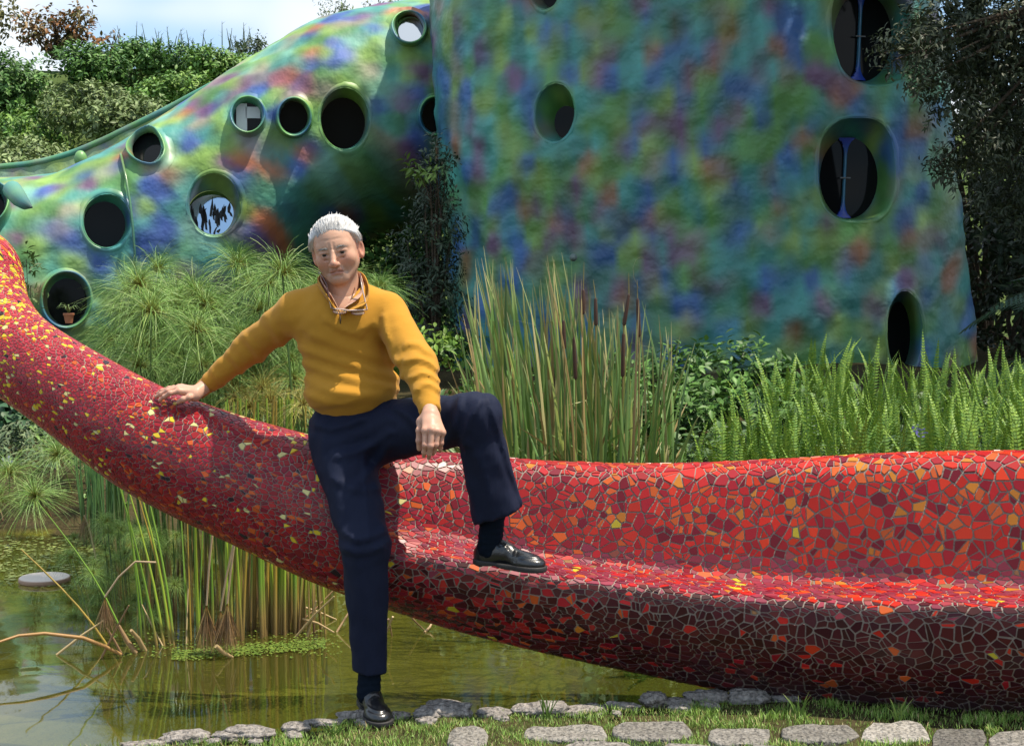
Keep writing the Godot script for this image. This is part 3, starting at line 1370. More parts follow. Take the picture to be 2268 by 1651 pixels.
	for q in [[262, 322], [268, 345], [279, 395], [288, 450], [294, 505], [298, 560], [302, 640], [306, 760]]:
		var best := Vector3.ZERO
		var bd := 1e9
		for row in rows:
			for p in row:
				if p.z > -15.6:
					var d := plan(p).distance_squared_to(Vector2(q[0], q[1]))
					if d < bd:
						bd = d
						best = p
		var dep := -best.z - 0.045
		pipe.append(pt(q[0], q[1], dep))
	pb.tube(pipe, [0.012, 0.012, 0.012, 0.012, 0.012, 0.012, 0.012, 0.012], 7, [Color(0.12, 0.2, 0.07), Color(0.12, 0.2, 0.07), Color(0.10, 0.2, 0.09), Color(0.08, 0.2, 0.12), Color(0.06, 0.18, 0.12), Color(0.05, 0.14, 0.10), Color(0.04, 0.1, 0.06), Color(0.04, 0.1, 0.06)])
	part("drainpipe", pb.mesh(), M.gloss, house)
	# dome on the roof
	var db := MB.new()
	var dr := []
	var dc := pt(722, 58, 16.7)
	for i in 8:
		var a := PI * 0.5 * i / 7.0
		var row := []
		for j in 16:
			row.append(dc + Vector3(cos(TAU * j / 16.0) * sin(a) * 0.11, cos(a) * 0.085, sin(TAU * j / 16.0) * sin(a) * 0.11))
		dr.append(row)
	db.grid(dr, true, [], dc - Vector3(0, 0.1, 0))
	part("skylight_dome", db.mesh(), M.plain, house)
	# parapet that runs up behind the roof
	var cap_ := MB.new()
	var wall := MB.new()
	var ck := [[-420, 400], [-100, 376], [0, 366], [70, 358], [150, 338], [230, 306], [300, 272], [360, 242], [430, 205], [500, 168], [560, 134], [640, 96]]
	var cpath := []
	var crad := []
	var ccol := []
	var wr := []
	var wc := []
	for i in 60:
		var px := lerpf(-420, 640, i / 59.0)
		var k := spline(ck, px)
		var p := pt(px, k[1] + 4.0, 18.2)
		cpath.append(p)
		crad.append(0.04)
		ccol.append(paint(p * 1.3, false).lerp(Color(0.06, 0.22, 0.10), 0.5))
		var row := []
		var rc := []
		for s in 10:
			var q: Vector3 = p - Vector3(0, 0.03 + s * 0.12, -0.02 - s * 0.035)
			q.z += 0.03 * f.get_noise_3dv(q * 2.0)
			row.append(q)
			rc.append(paint(q * 1.4, false).lerp(Color(0.34, 0.38, 0.10), 0.35))
		wr.append(row)
		wc.append(rc)
	cap_.tube(cpath, crad, 8, ccol)
	wall.grid(wr, false, wc, Vector3(-3, 2.0, -30))
	var pw := thing("parapet", "low curving rainbow painted parapet with a rounded rim behind the long building", "wall", Vector3(-3, 1.5, -18.2))
	part("panel", wall.mesh(), M.plaster, pw)
	part("rim", cap_.mesh(), M.rim, pw)
	var nb := MB.new()
	var nr := []
	var nc := pt(178, 352, 17.98)
	for i in 9:
		var a := PI * i / 8.0
		var row := []
		for j in 14:
			row.append(nc + Vector3(sin(a) * cos(TAU * j / 14.0) * 0.075, cos(a) * 0.10, sin(a) * sin(TAU * j / 14.0) * 0.07))
		nr.append(row)
	nb.grid(nr, true, [], nc)
	for i in nb.c.size():
		nb.c[i] = Color(0.16, 0.34, 0.12)
	part("knob", nb.mesh(), M.rim, pw)


func build_tower() -> void:
	var rows := []
	var f := rough_noise(67, 1.1, 4)
	var n := 150
	for i in n:
		var py := lerpf(1010.0, -110.0, i / (n - 1.0))
		var k := spline([[-260, 1495, 536], [0, 1512, 548], [250, 1528, 557], [400, 1540, 564], [600, 1559, 572], [830, 1577, 578], [1010, 1590, 582]], py)
		var c := pt(k[1], py, 15.3)
		var hw: float = k[2] * 15.3 / FOCAL
		var row := []
		for j in 150:
			var a := deg_to_rad(lerpf(-125.0, 125.0, j / 149.0))
			var x := signf(sin(a)) * pow(absf(sin(a)), 0.86)
			var z := signf(cos(a)) * pow(absf(cos(a)), 0.86)
			var p := c + Vector3(x * hw, 0, z * 1.45)
			p += Vector3(x, 0, z).normalized() * (0.06 * f.get_noise_3dv(p) + 0.02 * f.get_noise_3dv(p * 3.1))
			row.append(p)
		rows.append(row)
	var wins := [
		{x = 1229, y = 249, rx = 44, ry = 65, skew = 4, depth = 0.32, pane = [1255, 271, 27, 37], face = 0.35, flat = 1.0, label = "small deep oval window with a grey pane"},
		{x = 1903, y = 374, rx = 90, ry = 115, e = 2.7, skew = 3, depth = 0.42, pane = [1880, 394, 64, 90], face = 0.25, flat = 1.0, tint = Color(0.2, 0.42, 0.2), label = "large rounded window with a slim blue mullion, the lower of the two"},
		{x = 1935, y = 70, rx = 90, ry = 118, e = 2.7, skew = -8, depth = 0.42, pane = [1911, 82, 64, 98], face = 0.25, flat = 1.0, label = "large rounded window with a slim blue mullion behind the branch"},
		{x = 2006, y = 735, rx = 43, ry = 92, skew = 0, depth = 0.40, pane = [1990, 742, 26, 74], face = 0.4, flat = 1.0, tint = Color(0.2, 0.45, 0.2), label = "tall narrow oval window near the ground"},
		{x = 1208, y = -28, rx = 34, ry = 49, depth = 0.30, pane = [1224, -14, 22, 32], face = 0.35, flat = 1.0, label = "oval window cut by the top of the picture"},
	]
	var house := shell_house("painted_tower", "tall rounded tower painted in blue, green and purple blotches", rows, true, wins, Vector3(1.9, 0, -15.3))
	for i in [1, 2]:
		var w: Dictionary = wins[i]
		# the mullion: slender in the middle, flared at both ends
		var mb := MB.new()
		var mr := []
		var mc := []
		var x0 := -0.05
		var hgt: float = absf((w.pts[12] - w.c).dot(w.ey))
		for s in 21:
			var t := s / 20.0 * 2.0 - 1.0
			var wd := 0.012 + 0.085 * pow(absf(t), 7.0)
			var at: Vector3 = w.c + w.ex * (x0 + 0.012 * t) + w.ey * (t * hgt * 0.985) + w.axis * 0.014
			var row := []
			var cr := []
			for q in [[-1.0, 0.0], [-0.8, 0.022], [0.8, 0.022], [1.0, 0.0], [0.8, -0.01], [-0.8, -0.01]]:
				row.append(at + w.ex * wd * q[0] + w.axis * q[1])
				cr.append(Color(0.05, 0.18, 0.30).lerp(Color(0.02, 0.06, 0.40), smoothstep(0.4, 0.9, absf(t))))
			mr.append(row)
			mc.append(cr)
		mb.grid(mr, true, mc, w.c - w.axis * 0.05)
		mb.box(w.c + w.ex * x0 + w.axis * 0.04, w.ex * 0.05, w.ey * 0.006, w.axis * 0.008, Color(0.10, 0.11, 0.12))
		part("mullion", mb.mesh(), M.gloss, w.node)
	# a small grey knob on the wall
	var kb := MB.new()
	var kc := pt(1270, 570, 13.83)
	var kr := []
	for i in 8:
		var a := PI * i / 7.0
		var row := []
		for j in 12:
			row.append(kc + Vector3(sin(a) * cos(TAU * j / 12.0) * 0.035, cos(a) * 0.035, sin(a) * sin(TAU * j / 12.0) * 0.06))
		kr.append(row)
	kb.grid(kr, true, [], kc)
	for i in kb.c.size():
		kb.c[i] = Color(0.16, 0.2, 0.19)
	part("vent_cap", kb.mesh(), M.plain, house)


# ==================================================================== plants
func leaf_mesh(l: float, w: float, droop := 0.25, fold := 0.25) -> ArrayMesh:
	## a pointed leaf that grows along +z, its face up
	var mb := MB.new()
	var rows := []
	for s in [[0.0, 0.12], [0.3, 0.9], [0.62, 0.85], [1.0, 0.05]]:
		var z: float = s[0] * l
		var y: float = -droop * l * s[0] * s[0]
		var x: float = s[1] * w * 0.5
		rows.append([Vector3(-x, y + x * fold, z), Vector3(0, y, z), Vector3(x, y + x * fold, z)])
	mb.grid(rows, false, [], Vector3(0, -9, 0))
	return mb.mesh()


func along(at: Vector3, dir: Vector3, up: Vector3, s: float) -> Transform3D:
	var z := dir.normalized()
	var x := up.cross(z)
	if x.length() < 1e-3:
		x = Vector3.RIGHT
	x = x.normalized()
	return Transform3D(Basis(x * s, z.cross(x) * s, z * s), at)


func bush(called: String, label: String, cat: String, blobs: Array, leaf: ArrayMesh, size: float, tones: Array, opts := {}) -> Node3D:
	## blobs: [centre, radii, leaves]; leaves stand in sprays on and within each blob
	var low := Vector3(0, 1e9, 0)
	var mid := Vector3.ZERO
	for b in blobs:
		mid += b[0] / blobs.size()
		low.y = minf(low.y, b[0].y - b[1].y)
	var foot: Vector3 = opts.get("foot", Vector3(mid.x, low.y, mid.z))
	var o := thing(called, label, cat, foot, opts.get("group", ""))
	var where := []
	var tints := []
	var stems := MB.new()
	for b in blobs:
		var c: Vector3 = b[0]
		var r: Vector3 = b[1]
		var per: int = opts.get("spray", 9)
		var knots: int = b[2] / per
		for k in knots:
			var d := dirv()
			if opts.get("front", 0.0) > 0.0 and d.z < 0.0 and rng.randf() < opts.front:
				d.z = -d.z
			var depth := 1.0 - 0.5 * pow(rng.randf(), 1.6)
			var at := c + d * r * depth * rng.randf_range(0.86, 1.1)
			var out := (d * Vector3(1 / r.x, 1 / r.y, 1 / r.z)).normalized()
			var grow: Vector3 = (out + Vector3(0, opts.get("lift", 0.4), 0) + dirv() * 0.5).normalized()
			var sl: float = size * rng.randf_range(1.2, 2.6) * opts.get("reach", 1.0)
			var base: Color = tones[rng.randi() % tones.size()]
			base = shade(base, rng.randf_range(0.75, 1.25))
			for q in per:
				var t := (q + 0.5) / per
				var side := dirv()
				side = (side - grow * side.dot(grow)).normalized()
				var dir: Vector3 = (grow * opts.get("along", 0.5) + side + Vector3(0, jit(0.3), 0)).normalized()
				where.append(along(at + grow * sl * (t - 0.3) + side * size * 0.15, dir, (out * 0.6 + Vector3.UP + dirv() * 0.6).normalized(), size * rng.randf_range(0.7, 1.25)))
				tints.append(shade(base, rng.randf_range(0.8, 1.25)))
		if opts.has("limbs"):
			var p0: Vector3 = opts.get("root", foot) + Vector3(jit(0.05), 0, jit(0.05))
			for s in opts.limbs:
				var tip := c + dirv() * r * 0.75
				var m1 := p0.lerp(tip, 0.4) + dirv() * r.x * 0.12
				stems.tube([p0, m1, p0.lerp(tip, 0.75) + dirv() * r.x * 0.1, tip], [opts.get("thick", 0.02), opts.get("thick", 0.02) * 0.6, opts.get("thick", 0.02) * 0.4, 0.003], 6)
	if stems.v.size():
		part("branches" if not opts.has("trunk") else "limbs", stems.mesh(), M.bark, o)
	scatter("foliage" if cat != "tree" else "crown", leaf, M.leaf, where, tints, o)
	return o


func strip(mb: MB, path: Array, widths: Array, side: Vector3, cols: Array, vee := 0.25) -> void:
	## a long leaf with a shallow keel
	var rows := []
	var cc := []
	for i in path.size():
		var tan: Vector3 = (path[mini(i + 1, path.size() - 1)] - path[maxi(i - 1, 0)]).normalized()
		var s := (side - tan * side.dot(tan)).normalized()
		var n := tan.cross(s)
		var w: float = widths[i] * 0.5
		rows.append([path[i] - s * w + n * w * vee, path[i], path[i] + s * w + n * w * vee])
		cc.append([cols[i], cols[i], cols[i]])
	mb.grid(rows, false, cc)


func umbel_mesh(sd: int, rays: int, reach: float, droop: float, tints: Array, dry := false) -> ArrayMesh:
	var r := RandomNumberGenerator.new()
	r.seed = sd
	var mb := MB.new()
	for i in rays:
		var a := r.randf() * TAU
		var e := r.randf_range(-0.25, 1.35) if not dry else r.randf_range(-1.5, -1.2)
		var d := Vector3(cos(a) * cos(e), sin(e), sin(a) * cos(e))
		var l := reach * r.randf_range(0.6, 1.12)
		var dr := droop * r.randf_range(0.5, 1.3)
		var bend := Vector3(r.randf_range(-1, 1), 0, r.randf_range(-1, 1)) * l * (0.24 if not dry else 0.16)
		var path := []
		var wid := []
		var col := []
		var tint: Color = tints[r.randi() % tints.size()]
		tint = shade(tint, r.randf_range(0.75, 1.25))
		for k in 6:
			var t := k / 5.0
			path.append(d * l * t + Vector3.DOWN * dr * l * t * t + bend * t * t)
			wid.append(lerpf(0.0026, 0.0011, t))
			col.append(tint.lerp(Color(0.30, 0.15, 0.035), 0.75) if k == 0 else (tint.lerp(Color(0.34, 0.30, 0.06), 0.35) if k == 1 else tint))
		strip(mb, path, wid, Vector3(r.randf_range(-1, 1), r.randf_range(-0.3, 0.3), r.randf_range(-1, 1)).normalized(), col, 0.2)
	return mb.mesh()


var umbels := []
var dry_head: ArrayMesh


func papyrus_stem(clump: Node3D, foot: Vector3, tip: Vector3, thick: float, tints: Array, umbel := -1, scale := 1.0, bow := 0.04) -> void:
	var mb := MB.new()
	var path := []
	var rad := []
	var col := []
	if foot.y < WATER:   # rooted in the bed
		foot.y = -0.34
		tints = [tints[0], tints[1] + 0.2]
	var len := foot.distance_to(tip)
	var sag := Vector3(tip.x - foot.x, 0, tip.z - foot.z) * bow * 3.0 + Vector3(jit(0.02), 0, jit(0.02))
	for k in 9:
		var t := k / 8.0
		path.append(foot.lerp(tip, t) - sag * sin(t * PI) * 0.5)
		rad.append(thick * 0.5 * lerpf(1.0, 0.42, t) * (1.25 if k == 0 else 1.0))
		var brown: float = tints[1]
		col.append(Color(0.12, 0.07, 0.035) if t * len < brown * 0.6 else (Color(0.26, 0.19, 0.06) if t * len < brown else (tints[0] as Color).lerp(tints[0] * 0.72, t)))
	mb.tube(path, rad, 6, col)
	var st := part("stem", mb.mesh(), M.blade, clump)
	if umbel >= 0:
		var up: Vector3 = (tip - path[6]).normalized().lerp(Vector3.UP, 0.5).normalized()
		var b := Basis(Quaternion(Vector3.UP, up)) * Basis(Vector3.UP, rng.randf() * TAU)
		var g := Vector3.ZERO
		part("umbel", umbels[umbel % umbels.size()], M.blade, st, Transform3D(b.scaled(Vector3.ONE * scale), tip))


func fern_frond(sd: int, l: float, w: float, curl: float) -> ArrayMesh:
	## an upright frond along +y that leans towards +z at the tip, with pinnae on both sides
	var r := RandomNumberGenerator.new()
	r.seed = sd
	var mb := MB.new()
	var path := []
	var rad := []
	var n := 10
	for k in n:
		var t := k / (n - 1.0)
		path.append(Vector3(sin(t * 2.0 + sd) * 0.012, l * (t - 0.10 * curl * t * t * t), l * curl * (0.10 * t + 0.22 * t * t * t * t)))
		rad.append(lerpf(0.0022, 0.0008, t))
	var rc := []
	for k in n:
		rc.append(Color(0.12, 0.15, 0.03))
	mb.tube(path, rad, 4, rc, false)
	var m := 34
	for k in m:
		var t := 0.12 + 0.88 * k / (m - 1.0)
		var f := t * (n - 1)
		var i := mini(int(f), n - 2)
		var p: Vector3 = path[i].lerp(path[i + 1], f - i)
		var tan: Vector3 = (path[i + 1] - path[i]).normalized()
		var nor := Vector3.RIGHT.cross(tan)
		var half := w * 0.5 * pow(sin(PI * clampf(0.15 + 0.85 * t, 0.0, 1.0)), 0.55) * (1.0 - 0.5 * pow(t, 6.0)) + 0.002
		for s in [-1.0, 1.0]:
			var dir: Vector3 = (Vector3.RIGHT * s + tan * 0.32 - nor * (-0.25 + r.randf_range(-0.15, 0.15))).normalized()
			var wd := l / m * 0.62
			var tip: Vector3 = p + dir * half
			var c := Color(0.17, 0.265, 0.03).lerp(Color(0.085, 0.175, 0.028), r.randf()) * lerpf(0.75, 1.35, t)
			var nn: Vector3 = (dir.cross(tan) * s * -1.0 + Vector3(0, 0, 0.0)).normalized()
			var a := mb.p(p - tan * wd * 0.5, nn, c)
			mb.p(p + dir * half * 0.6 - tan * wd * 0.42, (nn + tan * 0.3).normalized(), c)
			mb.p(tip + tan * wd * 0.25, nn, c)
			mb.p(p + dir * half * 0.55 + tan * wd * 0.6, (nn - tan * 0.3).normalized(), c)
			mb.p(p + tan * wd * 0.5, nn, c)
			mb.tri(a, a + 1, a + 4); mb.tri(a + 1, a + 3, a + 4); mb.tri(a + 1, a + 2, a + 3)
	return mb.mesh()


func big_frond(sd: int) -> ArrayMesh:
	## a tree fern frond: an arching stalk with toothed side fronds; grows along +z
	var r := RandomNumberGenerator.new()
	r.seed = sd
	var mb := MB.new()
	var path := []
	var rad := []
	for k in 10:
		var t := k / 9.0
		path.append(Vector3(0, 0.35 * t - 0.55 * t * t, t))
		rad.append(lerpf(0.008, 0.002, t))
	mb.tube(path, rad, 5, [], false)
	for i in mb.c.size():
		mb.c[i] = Color(0.05, 0.06, 0.02)
	for k in 22:
		var t := 0.14 + 0.86 * k / 21.0
		var f := t * 9.0
		var i := mini(int(f), 8)
		var p: Vector3 = path[i].lerp(path[i + 1], f - i)
		var tan: Vector3 = (path[i + 1] - path[i]).normalized()
		var l := 0.30 * pow(sin(PI * (0.12 + 0.86 * t)), 0.7)
		for s in [-1.0, 1.0]:
			var dir: Vector3 = (Vector3.RIGHT * s + tan * 0.45 + Vector3.DOWN * 0.22).normalized()
			var c := Color(0.05, 0.11, 0.035) * r.randf_range(0.8, 1.3)
			for q in 11:
				var u := 0.08 + 0.9 * q / 10.0
				var b: Vector3 = p + dir * l * u
				var lw := 0.030 * (1.0 - u * 0.75)
				for s2 in [-1.0, 1.0]:
					var ld: Vector3 = (tan * s2 + dir * 0.5).normalized()
					var nn := Vector3(jit(0.2), 1, jit(0.2)).normalized()
					var a := mb.p(b - dir * 0.010, nn, c)
					mb.p(b + dir * 0.010, nn, c)
					mb.p(b + ld * lw + dir * 0.006, nn, c)
					mb.tri(a, a + 1, a + 2)
	return mb.mesh()


func build_plants() -> void:
	var small := leaf_mesh(1.0, 0.5, 0.2, 0.3)
	var slim := leaf_mesh(1.0, 0.34, 0.35, 0.3)
	var round_ := leaf_mesh(1.0, 0.85, 0.2, 0.25)
	# ---------------------------------------------------------------- behind the long house: bushes up the slope
	var dark := [Color(0.075, 0.17, 0.035), Color(0.095, 0.20, 0.04), Color(0.055, 0.135, 0.03)]
	var mid := [Color(0.12, 0.24, 0.045), Color(0.09, 0.19, 0.04), Color(0.16, 0.27, 0.05)]
	var grey := [Color(0.15, 0.21, 0.075), Color(0.19, 0.25, 0.10), Color(0.11, 0.165, 0.05)]
	var slope := [
		[50, 190, 27.0, 120, 120, 3200, dark, "dense dark green creeper hedge at the left top of the slope"],
		[-120, 200, 27.0, 120, 120, 1500, dark, "dark green creeper hedge running out of the picture on the slope"],
		[40, 300, 25.0, 110, 80, 2000, mid, "mid green bush low on the slope beside the grey-leaved bush"],
		[205, 225, 25.0, 85, 75, 2600, grey, "grey-green loose bush in the middle of the slope"],
		[90, 345, 23.0, 80, 55, 1500, grey, "small grey-green bush just above the curved parapet"],
		[290, 255, 24.0, 90, 60, 2200, grey, "pale olive bush spilling down towards the parapet"],
		[230, 140, 28.0, 100, 48, 2000, dark, "dark rounded shrub below the brown-leaved tree"],
		[312, 116, 29.0, 34, 30, 900, dark, "small dark ball-shaped shrub on the ridge"],
		[392, 135, 28.5, 66, 48, 2200, dark, "rounded dark green shrub in the middle of the ridge"],
		[490, 145, 27.5, 78, 42, 2300, mid, "broad mid green shrub on the ridge beside the painted roof"],
		[390, 195, 26.0, 90, 45, 1900, mid, "low green bush under the ridge shrubs"],
		[560, 150, 29.0, 60, 45, 1200, mid, "green shrub partly hidden by the painted roof"],
		[0, 372, 21.5, 120, 45, 1500, grey, "olive bush at the foot of the slope behind the parapet"],
	]
	for s in slope:
		var c := pt(s[0], s[1], s[2])
		var u: float = s[2] / FOCAL
		var blobs := []
		for k in 5:
			var cc := c + Vector3(jit(0.55) * s[3] * u, jit(0.4) * s[4] * u - 0.1, jit(0.5))
			blobs.append([cc, Vector3(s[3] * u * 0.62, s[4] * u * 0.62, 0.8), int(s[5] * 0.42)])
		bush("hill_bush", s[7], "bush", blobs, small, 0.088, s[6], {front = 0.7, group = "", limbs = 2, thick = 0.03})
	# thin shoots along the ridge
	var shoots := thing("ridge_weeds", "thin tall weeds standing up along the top of the ridge", "weeds", pt(400, 100, 29.0), "")
	var sb := MB.new()
	for k in 46:
		var px := rng.randf_range(250, 560)
		var foot := pt(px, 112 + jit(10), 29.0)
		var l := rng.randf_range(0.15, 0.5)
		var tip := foot + Vector3(jit(0.12), l, 0)
		strip(sb, [foot, foot.lerp(tip, 0.5), tip], [0.02, 0.016, 0.006], Vector3.RIGHT, [Color(0.1, 0.13, 0.04), Color(0.1, 0.13, 0.04), Color(0.12, 0.12, 0.05)])
		for q in 3:
			var t := rng.randf_range(0.3, 0.95)
			var at := foot.lerp(tip, t)
			strip(sb, [at, at + Vector3(jit(0.08), 0.05, 0)], [0.03, 0.004], Vector3.BACK, [Color(0.09, 0.14, 0.04), Color(0.09, 0.14, 0.04)])
	var sw := part("foliage", sb.mesh(), M.blade, shoots)
	sw.set_meta("kind", "stuff")
	# trees against the sky
	sparse_tree("tree", "small tree with sparse reddish brown leaves on the ridge", [pt(120, 130, 29.0), pt(122, 60, 29.0)], [[pt(75, 60, 29.0), Vector3(0.30, 0.18, 0.3), 260], [pt(120, 78, 29.0), Vector3(0.55, 0.22, 0.4), 420], [pt(170, 62, 29.0), Vector3(0.32, 0.22, 0.3), 260], [pt(178, 32, 29.0), Vector3(0.14, 0.12, 0.2), 90], [pt(110, 50, 29.0), Vector3(0.25, 0.12, 0.3), 140], [pt(215, 100, 29.0), Vector3(0.3, 0.22, 0.3), 240]], small, 0.10, [Color(0.16, 0.10, 0.035), Color(0.11, 0.10, 0.03), Color(0.20, 0.09, 0.03)])
	sparse_tree("tree", "olive tree cut off by the left edge against the sky", [pt(-60, 130, 30.0), pt(-40, 40, 30.0)], [[pt(-20, 20, 30.0), Vector3(0.42, 0.5, 0.4), 600]], small, 0.11, [Color(0.13, 0.13, 0.04), Color(0.10, 0.10, 0.04)])
	sparse_tree("tree", "narrow upright dark tree far beyond the painted roof", [pt(572, 150, 45.0), pt(572, 90, 45.0)], [[pt(572, 108, 45.0), Vector3(0.14, 0.36, 0.14), 420]], small, 0.09, [Color(0.06, 0.09, 0.045)])
	sparse_tree("tree", "low hazy tree on the skyline left of the narrow tree", [pt(535, 150, 46.0), pt(535, 110, 46.0)], [[pt(538, 108, 46.0), Vector3(0.30, 0.18, 0.2), 300]], small, 0.10, [Color(0.08, 0.11, 0.06)])
	sparse_tree("tree", "feathery treetop peeping over the roof beside the dome", [pt(738, 150, 36.0), pt(740, 25, 36.0)], [[pt(736, 22, 36.0), Vector3(0.28, 0.20, 0.3), 200], [pt(765, 30, 36.0), Vector3(0.2, 0.10, 0.2), 70]], slim, 0.09, [Color(0.14, 0.18, 0.09)])
	sparse_tree("tree", "thin treetop over the roof close to the tower", [pt(840, 150, 36.0), pt(845, 14, 36.0)], [[pt(850, 8, 36.0), Vector3(0.5, 0.16, 0.3), 190]], slim, 0.09, [Color(0.14, 0.15, 0.08)])
	# ---------------------------------------------------------------- between the long house and the tower
	var ivy := [Color(0.09, 0.20, 0.045), Color(0.12, 0.25, 0.05), Color(0.07, 0.16, 0.04)]
	var blobs := []
	for q in [[800, 560, 17.5, 0.6, 0.4], [850, 550, 17.5, 0.7, 0.45], [920, 560, 17.5, 0.7, 0.5], [960, 620, 16.8, 0.6, 0.6], [860, 640, 16.5, 0.7, 0.6], [800, 690, 16.0, 0.7, 0.5], [900, 720, 15.5, 0.8, 0.5], [960, 790, 14.8, 0.7, 0.4], [820, 800, 15.0, 0.9, 0.5], [700, 800, 15.0, 0.9, 0.5]]:
		blobs.append([pt(q[0], q[1], q[2]), Vector3(q[3], q[4], 0.5), 900])
	bush("ivy_bank", "steep bank of small-leaved green creeper under the arched building", "creeper", blobs, small, 0.085, ivy, {front = 0.6, limbs = 1})
	blobs = []
	for q in [[965, 350, 13.2, 0.12, 0.16, 140], [950, 385, 13.2, 0.2, 0.10, 160], [960, 440, 13.2, 0.16, 0.22, 300], [972, 500, 13.2, 0.2, 0.25, 380], [945, 560, 13.2, 0.30, 0.30, 560], [930, 640, 13.1, 0.32, 0.30, 560], [965, 660, 13.1, 0.2, 0.35, 500], [955, 740, 13.0, 0.26, 0.25, 460]]:
		blobs.append([pt(q[0], q[1], q[2]), Vector3(q[3], q[4], 0.25), int(q[5] * 1.7)])
	bush("shrub", "tall dark grey-leaved shrub growing up the left edge of the tower", "shrub", blobs, slim, 0.052, [Color(0.03, 0.05, 0.028), Color(0.045, 0.07, 0.04), Color(0.02, 0.04, 0.02)], {limbs = 3, foot = pt(955, 830, 13.0), reach = 1.4})
	blobs = [[pt(925, 372, 12.9), Vector3(0.10, 0.05, 0.1), 40], [pt(955, 378, 12.9), Vector3(0.10, 0.06, 0.1), 50]]
	bush("sapling", "bright green leafy twig beside the tower edge under the arch", "plant", blobs, slim, 0.075, [Color(0.12, 0.2, 0.04)], {limbs = 2, thick = 0.008, foot = pt(968, 460, 13.0)})
	bush("shrub", "bright green low shrub at the foot of the tower's left edge", "shrub", [[pt(950, 775, 12.2), Vector3(0.26, 0.14, 0.2), 420], [pt(905, 790, 12.2), Vector3(0.2, 0.1, 0.2), 260]], small, 0.06, [Color(0.14, 0.24, 0.03), Color(0.10, 0.2, 0.03)], {limbs = 2})
	# ---------------------------------------------------------------- left bank
	blobs = []
	for q in [[-40, 880, 12.0, 0.3, 0.3], [30, 890, 12.0, 0.32, 0.22], [90, 930, 11.6, 0.26, 0.2], [-30, 960, 11.4, 0.35, 0.25]]:
		blobs.append([pt(q[0], q[1], q[2]), Vector3(q[3], q[4], 0.3), 600])
	bush("ivy_mound", "dark broad-leaved ivy mound on the left bank below the tail", "ivy", blobs, round_, 0.075, [Color(0.03, 0.085, 0.035), Color(0.05, 0.12, 0.05)], {front = 0.6})
	blobs = []
	for q in [[-20, 1020, 10.8, 0.34, 0.2], [60, 1010, 10.8, 0.34, 0.2], [130, 1060, 10.4, 0.3, 0.2], [30, 1080, 10.4, 0.36, 0.18], [200, 1030, 10.8, 0.3, 0.25]]:
		blobs.append([pt(q[0], q[1], q[2]), Vector3(q[3], q[4], 0.3), 800])
	bush("shrub", "grey-green fine-leaved shrub on the left bank", "shrub", blobs, slim, 0.055, [Color(0.10, 0.15, 0.07), Color(0.07, 0.12, 0.05), Color(0.13, 0.17, 0.08)], {front = 0.6, limbs = 1})
	blobs = []
	for q in [[-30, 1150, 9.9, 0.4, 0.10], [70, 1150, 9.8, 0.4, 0.10], [170, 1150, 9.75, 0.35, 0.11], [250, 1140, 9.8, 0.35, 0.16]]:
		blobs.append([pt(q[0], q[1], q[2]), Vector3(q[3], q[4], 0.3), 900])
	bush("groundcover", "bright low leafy groundcover along the far shore", "groundcover", blobs, round_, 0.04, [Color(0.14, 0.24, 0.05), Color(0.10, 0.19, 0.04), Color(0.18, 0.28, 0.07)], {front = 0.5})
	blobs = []
	for q in [[120, 1000, 11.5, 0.5, 0.3], [230, 900, 11.5, 0.4, 0.3], [330, 900, 11.0, 0.5, 0.35], [430, 940, 10.5, 0.6, 0.3], [560, 930, 10.5, 0.6, 0.3], [680, 920, 10.5, 0.5, 0.3], [330, 1060, 10.2, 0.5, 0.35], [480, 1100, 10.0, 0.6, 0.3], [640, 1200, 9.6, 0.5, 0.3]]:
		blobs.append([pt(q[0], q[1], q[2]), Vector3(q[3], q[4], 0.35), 650])
	bush("shrub", "mid green undergrowth behind the papyrus", "shrub", blobs, slim, 0.085, [Color(0.08, 0.16, 0.03), Color(0.11, 0.2, 0.04), Color(0.06, 0.12, 0.03)], {front = 0.5})
	var wf := thing("white_flower", "small white bloom in the left bank's shrub", "flower", pt(16, 1022, 10.3), "")
	flower(wf, 0.045, Color(0.75, 0.75, 0.75))
	# ---------------------------------------------------------------- papyrus
	var fresh := [Color(0.17, 0.31, 0.065), Color(0.20, 0.34, 0.085), Color(0.13, 0.25, 0.05), Color(0.23, 0.32, 0.085)]
	for k in 4:
		umbels.append(umbel_mesh(900 + k, 330, 0.29, 0.60, fresh))
	for k in 2:
		umbels.append(umbel_mesh(950 + k, 200, 0.24, 0.5, [Color(0.30, 0.29, 0.07), Color(0.24, 0.26, 0.06), Color(0.33, 0.25, 0.06)]))
	dry_head = umbel_mesh(970, 170, 0.16, 0.08, [Color(0.24, 0.15, 0.07), Color(0.30, 0.20, 0.10), Color(0.16, 0.09, 0.04)], true)
	var pap := thing("papyrus_clump", "tall papyrus clump with feathery green heads behind the tail and the man", "papyrus", Vector3(-1.3, WATER, -7.3))
